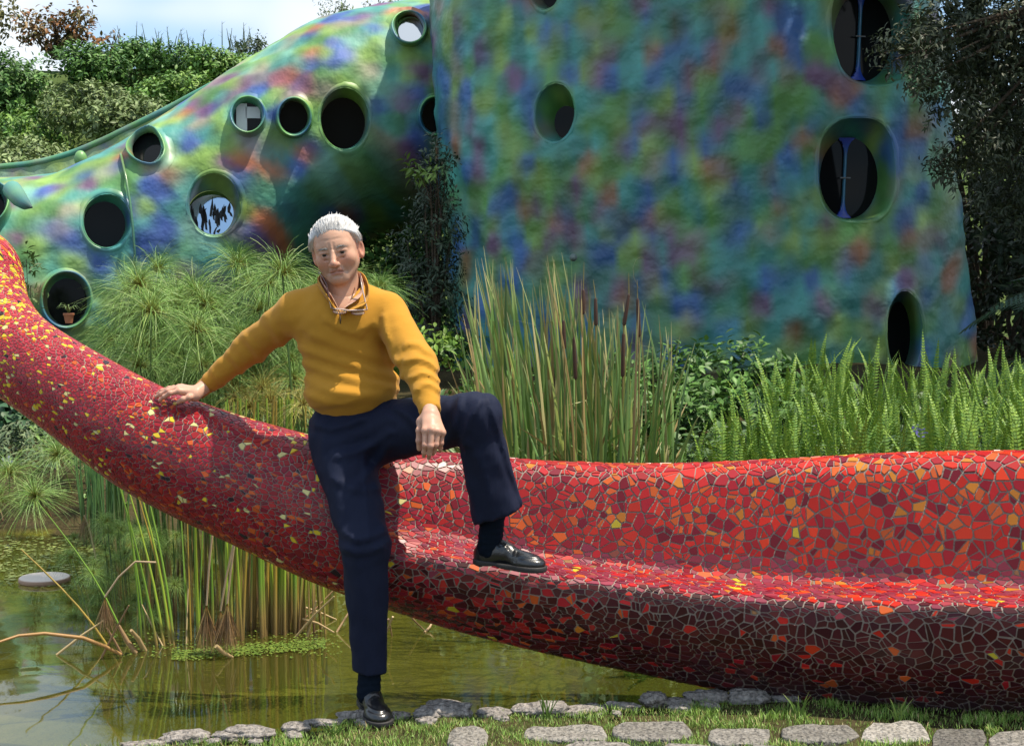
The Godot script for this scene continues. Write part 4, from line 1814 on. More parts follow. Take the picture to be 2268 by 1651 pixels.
	var heads := [[308, 632, 7.2, 0.85], [334, 692, 6.9, 1.0], [435, 734, 6.9, 0.95], [625, 607, 6.9, 1.0], [595, 631, 7.3, 0.7], [389, 674, 7.4, 0.9], [433, 653, 7.5, 0.95], [329, 740, 7.6, 0.9], [534, 748, 7.2, 0.9], [575, 689, 7.4, 0.9], [525, 589, 7.9, 0.95], [555, 639, 7.7, 0.95], [310, 811, 7.0, 0.8], [643, 798, 7.4, 0.7], [650, 840, 7.3, 0.7], [447, 812, 7.1, 0.8], [770, 622, 8.2, 0.9], [480, 690, 7.7, 0.9], [280, 700, 7.7, 0.9], [610, 700, 7.8, 0.9], [700, 650, 8.0, 0.9], [500, 830, 7.6, 0.8], [390, 800, 7.8, 0.9], [250, 760, 7.6, 0.9], [600, 780, 7.9, 0.9], [560, 830, 7.7, 0.8], [680, 720, 8.1, 0.9], [350, 600, 8.0, 0.85], [240, 830, 7.4, 0.8], [470, 770, 8.0, 0.9], [840, 640, 8.6, 0.85]]
	for k in 34:   # the mass of finer heads behind
		heads.append([rng.randf_range(235, 690), rng.randf_range(640, 890), rng.randf_range(7.3, 8.6), rng.randf_range(0.75, 1.0)])
	for h in heads:
		var tip := pt(h[0], h[1], h[2])
		var foot := Vector3(tip.x * 0.93 + jit(0.12) - 0.05, WATER - 0.05, tip.z + jit(0.2))
		papyrus_stem(pap, foot, tip, 0.017, [Color(0.09, 0.17, 0.035), 0.25], rng.randi() % 4, h[3])
	for h in [[670, 896, 6.7, 0.7], [553, 902, 6.9, 0.8], [600, 890, 7.0, 0.8], [640, 910, 6.9, 0.75], [690, 870, 7.2, 0.8], [580, 860, 7.2, 0.8], [520, 880, 7.2, 0.8]]:
		var tip := pt(h[0], h[1], h[2])
		papyrus_stem(pap, Vector3(tip.x + jit(0.1), WATER - 0.05, tip.z + jit(0.1)), tip, 0.015, [Color(0.12, 0.17, 0.04), 0.25], 4 + rng.randi() % 2, h[3])
	# stems standing in the water under the tail
	var green := Color(0.18, 0.33, 0.04)
	var lime := Color(0.30, 0.43, 0.045)
	var ochre := Color(0.38, 0.27, 0.045)
	var straw := Color(0.45, 0.34, 0.17)
	var wet := thing("papyrus_stand", "stand of thick green papyrus stems with brown feet rising from the pond under the tail", "papyrus", Vector3(-1.2, WATER, -6.5))
	var list := [[292, 1448, 46, 1216, ochre, 0.0, 0.014], [312, 1446, 80, 1108, green, 0.05, 0.012], [322, 1444, 281, 1110, green, 0.1, 0.012], [335, 1440, 262, 1050, green, 0.1, 0.013], [363, 1446, 252, 1035, green, 0.1, 0.014], [374, 1447, 270, 1040, lime, 0.1, 0.015], [384, 1445, 300, 1050, lime, 0.12, 0.015], [392, 1446, 318, 1060, green, 0.12, 0.015], [398, 1440, 291, 1050, ochre, 0.0, 0.012],
		[421, 1438, 397, 1080, green, 0.05, 0.012], [424, 1436, 412, 1080, ochre, 0.0, 0.010], [434, 1436, 452, 1090, green, 0.05, 0.010], [410, 1452, 418, 1270, straw, 0.0, 0.010], [445, 1440, 430, 1090, lime, 0.1, 0.020], [470, 1438, 462, 1100, green, 0.15, 0.015]]
	for s in list:
		var foot := on_level(s[0], s[1], WATER - 0.03)
		var tip := pt(s[2], s[3], -foot.z + jit(0.15) + 0.05)
		papyrus_stem(wet, foot, tip, s[6], [s[4], s[5]], -1, 1.0, 0.10)
	for k in 46:
		var px := rng.randf_range(500, 668)
		var foot := on_level(px, 1440 - (px - 500) * 0.13 - rng.randf() * rng.randf() * 70.0, WATER - 0.03)
		var tip := Vector3(foot.x + jit(0.06), 0.9, foot.z + jit(0.08) - 0.1)
		papyrus_stem(wet, foot, tip, rng.randf_range(0.014, 0.024), [[green, lime, lime, ochre][rng.randi() % 4], rng.randf_range(0.1, 0.3)], -1)
	for px in [673, 686, 699, 722, 655]:
		var foot := on_level(px, 1420, WATER - 0.03)
		papyrus_stem(wet, foot, Vector3(foot.x + jit(0.08), rng.randf_range(0.3, 0.7), foot.z - 0.1), 0.013, [lime, rng.randf_range(0.12, 0.3)], -1)
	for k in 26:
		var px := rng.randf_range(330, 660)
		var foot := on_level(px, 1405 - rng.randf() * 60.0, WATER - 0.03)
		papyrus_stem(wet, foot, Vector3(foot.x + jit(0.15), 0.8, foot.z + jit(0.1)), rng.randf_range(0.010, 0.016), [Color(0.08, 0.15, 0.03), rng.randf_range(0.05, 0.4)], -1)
	# the arching dead stem and fallen straw
	var ab := MB.new()
	var ap := []
	for q in [[268, 1449, 6.28], [230, 1430, 6.25], [183, 1412, 6.2], [98, 1402, 6.15], [40, 1407, 6.1], [-30, 1430, 6.0], [-90, 1462, 5.9]]:
		ap.append(pt(q[0], q[1], q[2]))
	ab.tube(ap, [0.007, 0.008, 0.008, 0.007, 0.006, 0.005, 0.004], 6)
	for i in ab.c.size():
		ab.c[i] = Color(0.34, 0.19, 0.07)
	part("dead_stem", ab.mesh(), M.blade, wet)
	for q in [[125, 1450, 235, 1370, 0.006], [225, 1455, 285, 1340, 0.005], [270, 1450, 236, 1390, 0.006], [300, 1445, 262, 1385, 0.012], [478, 1430, 515, 1462, 0.010], [320, 1440, 290, 1395, 0.012], [360, 1430, 310, 1330, 0.004], [655, 1410, 740, 1320, 0.006], [660, 1340, 745, 1375, 0.006], [650, 1390, 745, 1300, 0.005], [670, 1370, 740, 1400, 0.006], [745, 1400, 790, 1330, 0.006], [680, 1410, 700, 1330, 0.006], [870, 1365, 845, 1440, 0.005], [905, 1360, 940, 1405, 0.005], [860, 1370, 868, 1420, 0.005], [940, 1400, 962, 1370, 0.007]]:
		var fb := MB.new()
		var a := on_level(q[0], maxf(q[1], q[3]), WATER)
		var d := -a.z
		var p0 := pt(q[0], q[1], d)
		var p1 := pt(q[2], q[3], d + jit(0.1))
		p0.y = maxf(p0.y, WATER); p1.y = maxf(p1.y, WATER)
		fb.tube([p0, p0.lerp(p1, 0.5) + Vector3(0, jit(0.01), 0), p1], [q[4], q[4] * 0.9, q[4] * 0.6], 5)
		var tint := straw.lerp(Color(0.3, 0.18, 0.10), rng.randf())
		for i in fb.c.size():
			fb.c[i] = tint
		part("dead_stem", fb.mesh(), M.blade, wet)
	# drooping dry heads
	for q in [[232, 1322, 6.25, 0.8, [[345, 1245], [300, 1243], [262, 1278], [232, 1322]]], [457, 1340, 6.3, 1.05, [[470, 1180], [462, 1260], [457, 1340]]], [503, 1336, 6.28, 1.1, [[519, 1200], [510, 1270], [503, 1336]]], [488, 1352, 6.33, 0.95, [[520, 1190], [500, 1280], [488, 1352]]], [186, 1140, 7.4, 0.7, [[215, 1250], [200, 1180], [186, 1140]]]]:
		var hb := MB.new()
		var path := []
		var rad := []
		for s in q[4]:
			path.append(pt(s[0], s[1], q[2]))
			rad.append(0.0045)
		hb.tube(path, rad, 5)
		for i in hb.c.size():
			hb.c[i] = Color(0.45, 0.33, 0.2)
		var st := part("dry_stem", hb.mesh(), M.blade, wet)
		part("dry_head", dry_head, M.blade, st, Transform3D(Basis(Vector3.UP, rng.randf() * TAU).scaled(Vector3(1.0, 1.0, 1.0) * q[3]), pt(q[0], q[1], q[2])))
	# smaller papyrus in the shade of the tail
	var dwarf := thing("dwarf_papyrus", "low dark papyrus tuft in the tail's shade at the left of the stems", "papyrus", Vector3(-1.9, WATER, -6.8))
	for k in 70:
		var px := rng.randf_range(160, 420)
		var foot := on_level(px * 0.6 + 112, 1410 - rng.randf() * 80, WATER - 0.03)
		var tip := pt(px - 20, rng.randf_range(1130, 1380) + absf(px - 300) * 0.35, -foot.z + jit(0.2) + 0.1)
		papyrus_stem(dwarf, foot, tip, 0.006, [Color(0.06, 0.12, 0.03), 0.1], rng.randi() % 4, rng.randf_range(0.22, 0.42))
	var rush := thing("rush_clump", "dense clump of thin upright green rushes on the far side of the tail", "rushes", pt(222, 1210, 8.2))
	for k in 90:
		var foot := on_level(rng.randf_range(185, 275), rng.randf_range(1190, 1225), WATER - 0.03)
		var mb := MB.new()
		var tip := foot + Vector3(jit(0.08), rng.randf_range(0.45, 0.85), jit(0.05))
		mb.tube([foot, foot.lerp(tip, 0.5), tip], [0.005, 0.0045, 0.002], 5, [Color(0.09, 0.08, 0.03), Color(0.09, 0.19, 0.06), Color(0.09, 0.2, 0.06)])
		part("stem", mb.mesh(), M.blade, rush)
	var side := thing("papyrus_clump", "small papyrus with arching rays on the left bank at the water's edge", "papyrus", pt(80, 1160, 9.2))
	for h in [[80, 1100, 9.0, 1.0], [20, 1050, 9.4, 1.0], [130, 1010, 9.6, 1.1], [-10, 1110, 9.2, 1.0], [170, 960, 9.8, 1.1], [215, 1000, 9.4, 1.0], [150, 900, 10.0, 1.0]]:
		var tip := pt(h[0], h[1], h[2])
		papyrus_stem(side, Vector3(tip.x + jit(0.1), minf(0.0, tip.y - 0.1), tip.z + jit(0.1)), tip, 0.010, [Color(0.12, 0.2, 0.04), 0.1], rng.randi() % 4, h[3])
	var alg := MB.new()
	for k in 3200:
		var px := rng.randf_range(380, 720)
		var py := 1448 - maxf(0, px - 420) * 0.085 + jit(9) + jit(6)
		if rng.randf() < 0.2:
			px = rng.randf_range(250, 760)
			py = rng.randf_range(1395, 1455)
		var c := on_level(px, py, WATER + 0.004 + rng.randf() * 0.006)
		var s := rng.randf_range(0.003, 0.008)
		var a := rng.randf() * TAU
		var col := Color(0.08, 0.15, 0.016).lerp(Color(0.15, 0.20, 0.025), rng.randf())
		var x := Vector3(cos(a), jit(0.3), sin(a)) * s
		var z := Vector3(-sin(a), jit(0.3), cos(a)) * s
		alg.flat([c - x, c + z * 0.8, c + x, c - z * 0.8], col)
	for i in alg.n.size():
		alg.n[i] = Vector3.UP if alg.n[i].y > 0 else -Vector3.UP
		alg.n[i] = Vector3.UP
	var al := part("duckweed", alg.mesh(), M.plain, self)
	tag(al, "bright green duckweed scum at the foot of the papyrus stems", "duckweed", "", "stuff")
	# duckweed flecks on the far water
	var fw := MB.new()
	for k in 1500:
		var py := rng.randf_range(1185, 1300)
		var px := rng.randf_range(-80, 260) 
		if rng.randf() > 1.0 - (py - 1180) / 160.0:
			continue
		var c := on_level(px, py, WATER + 0.004)
		var s := rng.randf_range(0.006, 0.022)
		var a := rng.randf() * TAU
		fw.flat([c + Vector3(cos(a), 0, sin(a)) * s, c + Vector3(-sin(a), 0, cos(a)) * s * 0.7, c - Vector3(cos(a), 0, sin(a)) * s, c - Vector3(-sin(a), 0, cos(a)) * s * 0.7], Color(0.12, 0.17, 0.03).lerp(Color(0.22, 0.25, 0.07), rng.randf()))
	for i in fw.n.size():
		fw.n[i] = Vector3.UP
	var fo := part("floating_leaves", fw.mesh(), M.plain, self)
	tag(fo, "small floating leaves on the water by the far shore", "water plants", "", "stuff")
	build_reeds()
	build_ferns(small, slim, round_)
	build_lawn()


func flower(parent: Node3D, size: float, col: Color) -> void:
	for k in 5:
		var mb := MB.new()
		var a := TAU * k / 5.0
		var d := Vector3(cos(a), sin(a), 0.15)
		var s := Vector3(-sin(a), cos(a), 0)
		var pts := [Vector3.ZERO, d * size * 0.5 - s * size * 0.24, d * size * 0.95 - s * size * 0.16, d * size * 0.95 + s * size * 0.16, d * size * 0.5 + s * size * 0.24]
		mb.flat(pts, col)
		part("petal", mb.mesh(), M.leaf, parent, Vector3.ZERO)
	var e := MB.new()
	e.tube([Vector3(0, 0, -0.002), Vector3(0, 0, size * 0.12)], [size * 0.14, size * 0.08], 8)
	for i in e.c.size():
		e.c[i] = Color(0.7, 0.65, 0.5)
	part("flower_centre", e.mesh(), M.plain, parent, Vector3.ZERO)


func sparse_tree(called: String, label: String, trunk: Array, blobs: Array, leaf: ArrayMesh, size: float, tones: Array) -> Node3D:
	var o := bush(called, label, "tree", blobs, leaf, size, tones, {foot = trunk[0], limbs = 3, thick = 0.035, trunk = true, reach = 1.6, spray = 7})
	var mb := MB.new()
	mb.tube([trunk[0], trunk[0].lerp(trunk[1], 0.5) + Vector3(0.05, 0, 0), trunk[1]], [0.07, 0.05, 0.02], 7)
	part("trunk", mb.mesh(), M.bark, o)
	return o


func build_reeds() -> void:
	var o := thing("reed_clump", "dense clump of tall sunlit cattail reeds in front of the tower", "reeds", Vector3(0.5, -0.1, -6.9))
	var env := [[980.0, 860.0], [1010.0, 670.0], [1045.0, 555.0], [1090.0, 545.0], [1130.0, 548.0], [1180.0, 610.0], [1212.0, 548.0], [1262.0, 570.0], [1300.0, 600.0], [1350.0, 655.0], [1410.0, 630.0], [1470.0, 700.0], [1540.0, 725.0], [1620.0, 900.0]]
	var all := []
	var kinds := [Color(0.13, 0.24, 0.05), Color(0.10, 0.20, 0.04), Color(0.17, 0.27, 0.07), Color(0.22, 0.27, 0.06), Color(0.34, 0.31, 0.13), Color(0.16, 0.27, 0.07), Color(0.08, 0.15, 0.04), Color(0.27, 0.20, 0.07)]
	for k in 520:
		var bx := rng.randf_range(1045, 1490)
		if k < 120:
			bx = rng.randf_range(1090, 1400)
		var d := rng.randf_range(6.35, 7.7)
		var tx := bx + (bx - 1290) * 0.22 + rng.randfn() * 34.0 - 14.0
		var top: float = spline(env, clampf(tx, 981, 1619))[1]
		var q := rng.randf()
		var ty := top + 420.0 * pow(q, 1.6) + (0.0 if k % 9 == 0 else 25.0)
		ty = minf(ty, 985)
		var kind := rng.randi() % 8
		var c: Color = kinds[kind] * rng.randf_range(0.8, 1.2)
		var foot := pt(bx, 1070, d)
		foot.y = minf(foot.y, 0.55)
		var tip := pt(tx, ty, d + jit(0.15))
		if k > 475:   # broken and leaning blades
			tip = pt(bx + jit(190), rng.randf_range(900, 1020), d - 0.2)
		var path := []
		var wid := []
		var col := []
		var bow := Vector3(tip.x - foot.x, 0, tip.z - foot.z) * 0.35 + Vector3(jit(0.03), 0, jit(0.03))
		var w := rng.randf_range(0.010, 0.020)
		for s in 9:
			var t := s / 8.0
			var p := foot.lerp(tip, t) - bow * sin(PI * t) * 0.5
			path.append(p)
			wid.append(w * (1.0 - 0.55 * t) * (1.0 if s < 7 else (0.75 if s == 7 else 0.12)))
			col.append(c.lerp(Color(0.48, 0.40, 0.22), smoothstep(0.78, 1.0, t) * 0.6) if kind != 6 else c)
		if k % 41 == 3:    # tips that fold over
			path[7] = path[6] + Vector3(jit(0.05), 0.03, 0.02)
			path[8] = path[7] + Vector3(signf(path[7].x - path[6].x) * 0.09, -0.02, 0.02)
		var mb := MB.new()
		strip(mb, path, wid, Vector3(1, 0, jit(0.9)).normalized(), col, 0.3)
		all.append([-ty + d * -8.0, mb])
	all.sort_custom(func(a, b): return a[0] > b[0])
	var rest := MB.new()
	for i in all.size():
		if i < 300:
			part("blade", all[i][1].mesh(), M.blade, o)
		else:
			rest.add(all[i][1])
	part("blades", rest.mesh(), M.blade, o, null, "stuff")
	for s in [[1319, 659, 1320, 721, 1318, 0], [1393, 650, 1382, 721, 1376, 0], [1381, 736, 1379, 835, 1378, 0], [1412, 659, 1416, 746, 1414, 0], [1248, 708, 1250, 773, 1252, 0], [1271, 745, 1275, 841, 1277, 0], [1292, 640, 1291, 696, 1290, 0]]:
		var d := 6.5
		var mb := MB.new()
		var a := pt(s[0], s[1], d)
		var b := pt(s[2], s[3], d)
		mb.tube([a, a.lerp(b, 0.06), a.lerp(b, 0.5), a.lerp(b, 0.95), b], [0.002, 0.0065, 0.0085, 0.0085, 0.003], 8)
		for i in mb.c.size():
			mb.c[i] = Color(0.055, 0.024, 0.012)
		part("seed_spike", mb.mesh(), M.plain, o)
		var st := MB.new()
		var top := a + Vector3(jit(0.01), rng.randf_range(0.06, 0.12), 0)
		st.tube([pt(s[4], 1070, d), b], [0.0045, 0.003], 6)
		st.tube([a, a.lerp(top, 0.6), top], [0.0022, 0.0018, 0.0006], 5)
		for i in st.c.size():
			st.c[i] = Color(0.22, 0.19, 0.06)
		part("stalk", st.mesh(), M.blade, o)
	var cb := MB.new()
	var cp := []
	for q in [[1416, 640], [1404, 615], [1402, 592], [1408, 575], [1418, 569], [1427, 571]]:
		cp.append(pt(q[0], q[1], 6.5))
	strip(cb, cp, [0.006, 0.005, 0.005, 0.004, 0.003, 0.001], Vector3(0, 0.3, 1), [Color(0.4, 0.32, 0.16), Color(0.4, 0.32, 0.16), Color(0.4, 0.32, 0.16), Color(0.4, 0.32, 0.16), Color(0.45, 0.36, 0.2), Color(0.45, 0.36, 0.2)])
	part("curled_blade", cb.mesh(), M.blade, o)


func build_ferns(small: ArrayMesh, slim: ArrayMesh, round_: ArrayMesh) -> void:
	var fr := []
	for k in 7:
		fr.append(fern_frond(500 + k, rng.randf_range(0.9, 1.1), 0.092, rng.randf_range(0.1, 0.9)))
	var spots := []
	for row in [[6.05, 1395, 2500, 17], [6.4, 1410, 2520, 16], [6.8, 1430, 2520, 16], [7.25, 1500, 2530, 15], [7.75, 1600, 2530, 14], [8.3, 1700, 2530, 13], [8.9, 1780, 2540, 12]]:
		for k in row[3]:
			var px: float = lerpf(row[1], row[2], (k + 0.5) / row[3]) + jit(22)
			var d: float = row[0] + jit(0.12)
			if px > 1995 and px < 2075 and d > 6.2 and d < 7.0:
				continue
			spots.append([px, d])
	for s in spots:
		var x: float = (s[0] - 1134.0) / FOCAL * s[1]
		var y := land(x, s[1]) - 0.02
		var o := thing("sword_fern", "upright sword fern with narrow bright green fronds on the bank behind the bench", "fern", Vector3(x, y, -s[1]), "sword ferns covering the bank behind the bench")
		for k in rng.randi_range(9, 13):
			var a := rng.randf() * TAU
			var lean := rng.randf_range(0.02, 0.34)
			var b := Basis(Vector3.UP, a) * Basis(Vector3.RIGHT, lean)
			b = b * Basis(Vector3.UP, jit(0.8))
			var l := rng.randf_range(0.36, 0.60)
			part("frond", fr[rng.randi() % 7], M.leaf, o, Transform3D(b.scaled(Vector3.ONE * l), Vector3(jit(0.05), 0, jit(0.05))))
	# leafy fill under and behind the ferns
	var blobs := []
	for k in 44:
		var px := rng.randf_range(1420, 2300)
		var d := rng.randf_range(6.3, 9.0)
		var x := (px - 1134.0) / FOCAL * d
		blobs.append([Vector3(x, land(x, d) + 0.09, -d), Vector3(0.28, 0.15, 0.25), 300])
	bush("undergrowth", "dark round-leaved undergrowth between the ferns", "undergrowth", blobs, round_, 0.05, [Color(0.06, 0.12, 0.03), Color(0.09, 0.17, 0.04), Color(0.10, 0.16, 0.07)], {front = 0.4}).set_meta("kind", "stuff")
	blobs = []
	for q in [[1440, 880, 9.6, 0.34, 0.22], [1530, 850, 9.8, 0.36, 0.24], [1620, 845, 9.8, 0.34, 0.22], [1700, 870, 9.8, 0.26, 0.18], [1480, 930, 9.2, 0.4, 0.2], [1600, 920, 9.2, 0.4, 0.2], [1400, 930, 9.2, 0.25, 0.2], [1760, 900, 9.6, 0.2, 0.14], [1300, 940, 9.4, 0.3, 0.2], [1150, 920, 9.6, 0.35, 0.25], [1040, 930, 9.8, 0.35, 0.22]]:
		blobs.append([pt(q[0], q[1], q[2]), Vector3(q[3], q[4], 0.3), 820])
	bush("vine_mound", "rounded mound of small-leaved green vine at the foot of the tower", "vine", blobs, small, 0.058, [Color(0.06, 0.14, 0.025), Color(0.08, 0.18, 0.03), Color(0.045, 0.11, 0.02)], {front = 0.6, limbs = 1})
	var bf := thing("blue_flowers", "pair of pale violet-blue flowers among the ferns", "flower", pt(2035, 956, 6.6))
	for q in [[2029, 951], [2043, 959]]:
		var f := Node3D.new()
		f.name = "bloom" if q[0] == 2029 else "bloom_001"
		bf.add_child(f)
		f.position = pt(q[0], q[1], 6.15) - bf.position
		flower(f, 0.024, Color(0.28, 0.25, 0.72))
	# the dark tree at the right edge; its crown spreads above and beyond the picture
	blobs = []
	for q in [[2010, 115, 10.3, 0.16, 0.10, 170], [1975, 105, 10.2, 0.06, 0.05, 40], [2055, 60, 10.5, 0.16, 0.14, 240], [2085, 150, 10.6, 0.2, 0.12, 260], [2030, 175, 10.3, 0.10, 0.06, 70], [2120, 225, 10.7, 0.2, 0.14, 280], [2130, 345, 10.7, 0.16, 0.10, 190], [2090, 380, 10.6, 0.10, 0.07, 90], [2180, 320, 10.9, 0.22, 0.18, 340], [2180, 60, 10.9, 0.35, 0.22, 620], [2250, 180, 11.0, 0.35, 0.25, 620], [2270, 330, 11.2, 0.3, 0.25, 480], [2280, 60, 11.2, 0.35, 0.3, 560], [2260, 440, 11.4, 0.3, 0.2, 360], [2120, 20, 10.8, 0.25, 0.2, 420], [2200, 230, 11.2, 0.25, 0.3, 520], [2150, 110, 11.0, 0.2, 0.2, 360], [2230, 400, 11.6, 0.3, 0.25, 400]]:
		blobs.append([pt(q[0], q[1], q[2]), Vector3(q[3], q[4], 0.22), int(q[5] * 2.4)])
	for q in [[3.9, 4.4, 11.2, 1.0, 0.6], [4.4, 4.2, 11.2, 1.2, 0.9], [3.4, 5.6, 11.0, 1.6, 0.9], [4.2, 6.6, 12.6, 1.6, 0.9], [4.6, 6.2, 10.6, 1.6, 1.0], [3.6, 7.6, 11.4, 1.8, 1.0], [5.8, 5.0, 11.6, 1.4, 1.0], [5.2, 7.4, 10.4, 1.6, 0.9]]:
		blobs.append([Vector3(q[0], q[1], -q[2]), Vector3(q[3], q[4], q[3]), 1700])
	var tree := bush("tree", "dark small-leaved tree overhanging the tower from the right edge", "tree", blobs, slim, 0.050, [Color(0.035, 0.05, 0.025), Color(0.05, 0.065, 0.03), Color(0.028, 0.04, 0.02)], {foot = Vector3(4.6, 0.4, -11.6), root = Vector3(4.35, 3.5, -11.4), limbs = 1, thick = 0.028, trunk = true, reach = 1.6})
	var tb := MB.new()
	tb.tube([Vector3(4.6, 0.2, -11.6), Vector3(4.5, 2.0, -11.5), Vector3(4.2, 4.2, -11.3), Vector3(3.8, 6.4, -11.2)], [0.26, 0.21, 0.17, 0.08], 10)
	part("trunk", tb.mesh(), M.bark, tree)
	var added_canopy := []  # out-of-view crown added to keep the sun off the tower
	for k in 34:
		added_canopy.append([Vector3(rng.randf_range(3.6, 8.4), rng.randf_range(5.6, 8.8), -rng.randf_range(11.0, 16.5)), Vector3(1.0, 0.6, 1.0), 560])
	for k in 13:  # extra clumps added above the tower front to shade it
		added_canopy.append([Vector3(rng.randf_range(0.6, 4.6), rng.randf_range(6.0, 7.4), -rng.randf_range(12.7, 14.4)), Vector3(0.8, 0.45, 0.6), 520])
	var high := bush("tree", "unseen tree added behind the small-leaved tree to shade the tower", "tree", added_canopy, small, 0.19, [Color(0.04, 0.07, 0.025), Color(0.05, 0.085, 0.03)], {foot = Vector3(6.4, 0.4, -13.0), trunk = true, spray = 8})
	tb = MB.new()
	tb.tube([Vector3(6.4, 0.2, -13.0), Vector3(6.2, 4.0, -12.6), Vector3(5.0, 8.0, -12.0)], [0.34, 0.26, 0.10], 10)
	part("trunk", tb.mesh(), M.bark, high)
	# dark wood behind
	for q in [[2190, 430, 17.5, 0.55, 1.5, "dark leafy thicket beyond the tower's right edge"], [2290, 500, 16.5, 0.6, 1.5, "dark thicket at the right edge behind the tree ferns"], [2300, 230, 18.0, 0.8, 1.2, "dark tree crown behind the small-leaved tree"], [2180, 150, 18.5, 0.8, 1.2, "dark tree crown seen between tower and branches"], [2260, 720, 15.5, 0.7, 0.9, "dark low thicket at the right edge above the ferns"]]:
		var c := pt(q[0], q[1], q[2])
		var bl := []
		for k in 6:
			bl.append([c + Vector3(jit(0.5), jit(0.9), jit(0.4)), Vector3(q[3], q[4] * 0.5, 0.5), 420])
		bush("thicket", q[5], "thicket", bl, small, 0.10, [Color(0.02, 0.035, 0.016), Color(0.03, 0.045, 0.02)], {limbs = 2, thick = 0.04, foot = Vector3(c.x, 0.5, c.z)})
	var bf1 := big_frond(31)
	var bf2 := big_frond(37)
	var tf := thing("tree_fern", "tree fern with broad lacy fronds at the right edge beside the tower", "tree fern", Vector3(4.75, 0.6, -12.4))
	var tf_tr := MB.new()
	tf_tr.tube([Vector3(4.75, 0.5, -12.4), Vector3(4.73, 1.1, -12.4), Vector3(4.70, 1.25, -12.4)], [0.10, 0.09, 0.07], 9)
	part("trunk", tf_tr.mesh(), M.bark, tf)
	var hub := Vector3(4.70, 1.22, -12.4)
	for k in 11:
		var a := TAU * k / 11.0 + 0.3
		var b := Basis(Vector3.UP, a) * Basis(Vector3.RIGHT, rng.randf_range(-0.3, 0.25))
		part("frond", [bf1, bf2][k % 2], M.leaf, tf, Transform3D(b.scaled(Vector3.ONE * rng.randf_range(0.8, 1.15)), hub - tf.position))
	var tf2 := thing("tree_fern", "lower tree fern fronds close to the ferns at the right edge", "tree fern", Vector3(4.15, 0.45, -11.4))
	for k in 8:
		var a := TAU * k / 8.0 + 0.5
		var b := Basis(Vector3.UP, a) * Basis(Vector3.RIGHT, rng.randf_range(-0.35, 0.05))
		part("frond", [bf1, bf2][k % 2], M.leaf, tf2, Transform3D(b.scaled(Vector3.ONE * rng.randf_range(0.6, 0.85)), Vector3(0, 0.25, 0)))


func build_lawn() -> void:
	var mb := MB.new()
	strip(mb, [Vector3.ZERO, Vector3(0, 0.5, 0.06), Vector3(0, 1.0, 0.3)], [0.11, 0.085, 0.01], Vector3.RIGHT, [Color.WHITE, Color.WHITE, Color.WHITE], 0.2)
	var blade := mb.mesh()
	var where := []
	var tints := []
	var f := rough_noise(88, 3.0, 2)
	var tries := 0
	while where.size() < 52000 and tries < 160000:
		tries += 1
		var d := rng.randf_range(4.35, 5.36)
		var x := rng.randf_range(-1.75, 2.6) * d / 5.0
		var e := near_edge(x) - d
		if e < 0.015:
			continue
		var p := Vector2(x, -d)
		var on := false
		for s: PackedVector2Array in slabs:
			if Geometry2D.is_point_in_polygon(p, s):
				on = true
				break
		if on:
			continue
		var g := f.get_noise_2dv(p * 1.5)
		var shade_side := smoothstep(0.5, 1.1, x)    # thinner and longer under the bench
		if rng.randf() < 0.3 + 0.45 * shade_side and g < 0.15:
			continue
		if e < 0.06 and rng.randf() < 0.6:
			continue
		var h := rng.randf_range(0.008, 0.021) * (1.0 + 0.5 * g) * (1.0 + 0.25 * shade_side)
		var b := Basis(Vector3.UP, rng.randf() * TAU) * Basis(Vector3.RIGHT, rng.randf_range(-0.3, 0.75))
		where.append(Transform3D(b.scaled_local(Vector3(h * 1.15, h, h)), Vector3(x, -0.002, -d)))
		var c := Color(0.15, 0.27, 0.045).lerp(Color(0.22, 0.34, 0.06), rng.randf())
		if rng.randf() < 0.12:
			c = Color(0.40, 0.33, 0.15)
		tints.append(c * rng.randf_range(0.75, 1.2))
	var o := scatter("grass", blade, M.blade, where, tints, self)
	tag(o, "short bright lawn grass between the flagstones", "grass", "", "stuff")
	# taller tufts by the edging
	for q in [[1212, 1590, 0.10, "grass tuft of thin dark blades on the pond edging right of the shoe"], [741, 1630, 0.06, "yellowing grass tuft between edging stones left of the shoe"], [1770, 1590, 0.09, "weedy grass tuft in the shade under the bench"], [1990, 1600, 0.09, "weedy tuft under the bench at the right"]]:
		var at := on_level(q[0], q[1], 0.0)
		var t := thing("grass_tuft", q[3], "grass tuft", at)
		for k in 12:
			var tb := MB.new()
			var tip := at + Vector3(jit(0.05), q[2] * rng.randf_range(0.5, 1.0), jit(0.03))
			strip(tb, [at + Vector3(jit(0.012), 0, 0), at.lerp(tip, 0.6) + Vector3(0, 0.008, 0), tip], [0.004, 0.0035, 0.0006], Vector3(1, 0, jit(0.6)), [Color(0.10, 0.17, 0.03), Color(0.12, 0.2, 0.04), Color(0.2, 0.22, 0.06)])
			part("blade", tb.mesh(), M.blade, t)


# ==================================================================== the man
func tail_hit(px: float, py: float) -> Vector3:
	## the point of the tail seen at a plan point, or the nearest one on its outline
	var best := Vector3.ZERO
	var bd := 1e9
	for i in ROWS:
		if absf(tail_px[i] - px) > 160.0:
			continue
		for j in COLS:
			var p: Vector3 = tail_at[i][j]
			var q := plan(p)
			var d := maxf(q.distance_squared_to(Vector2(px, py)) - 60.0, 0.0) * 40.0 - p.z   # the nearest to the eye of those within a few units
			if d < bd:
				bd = d
				best = p
	return best


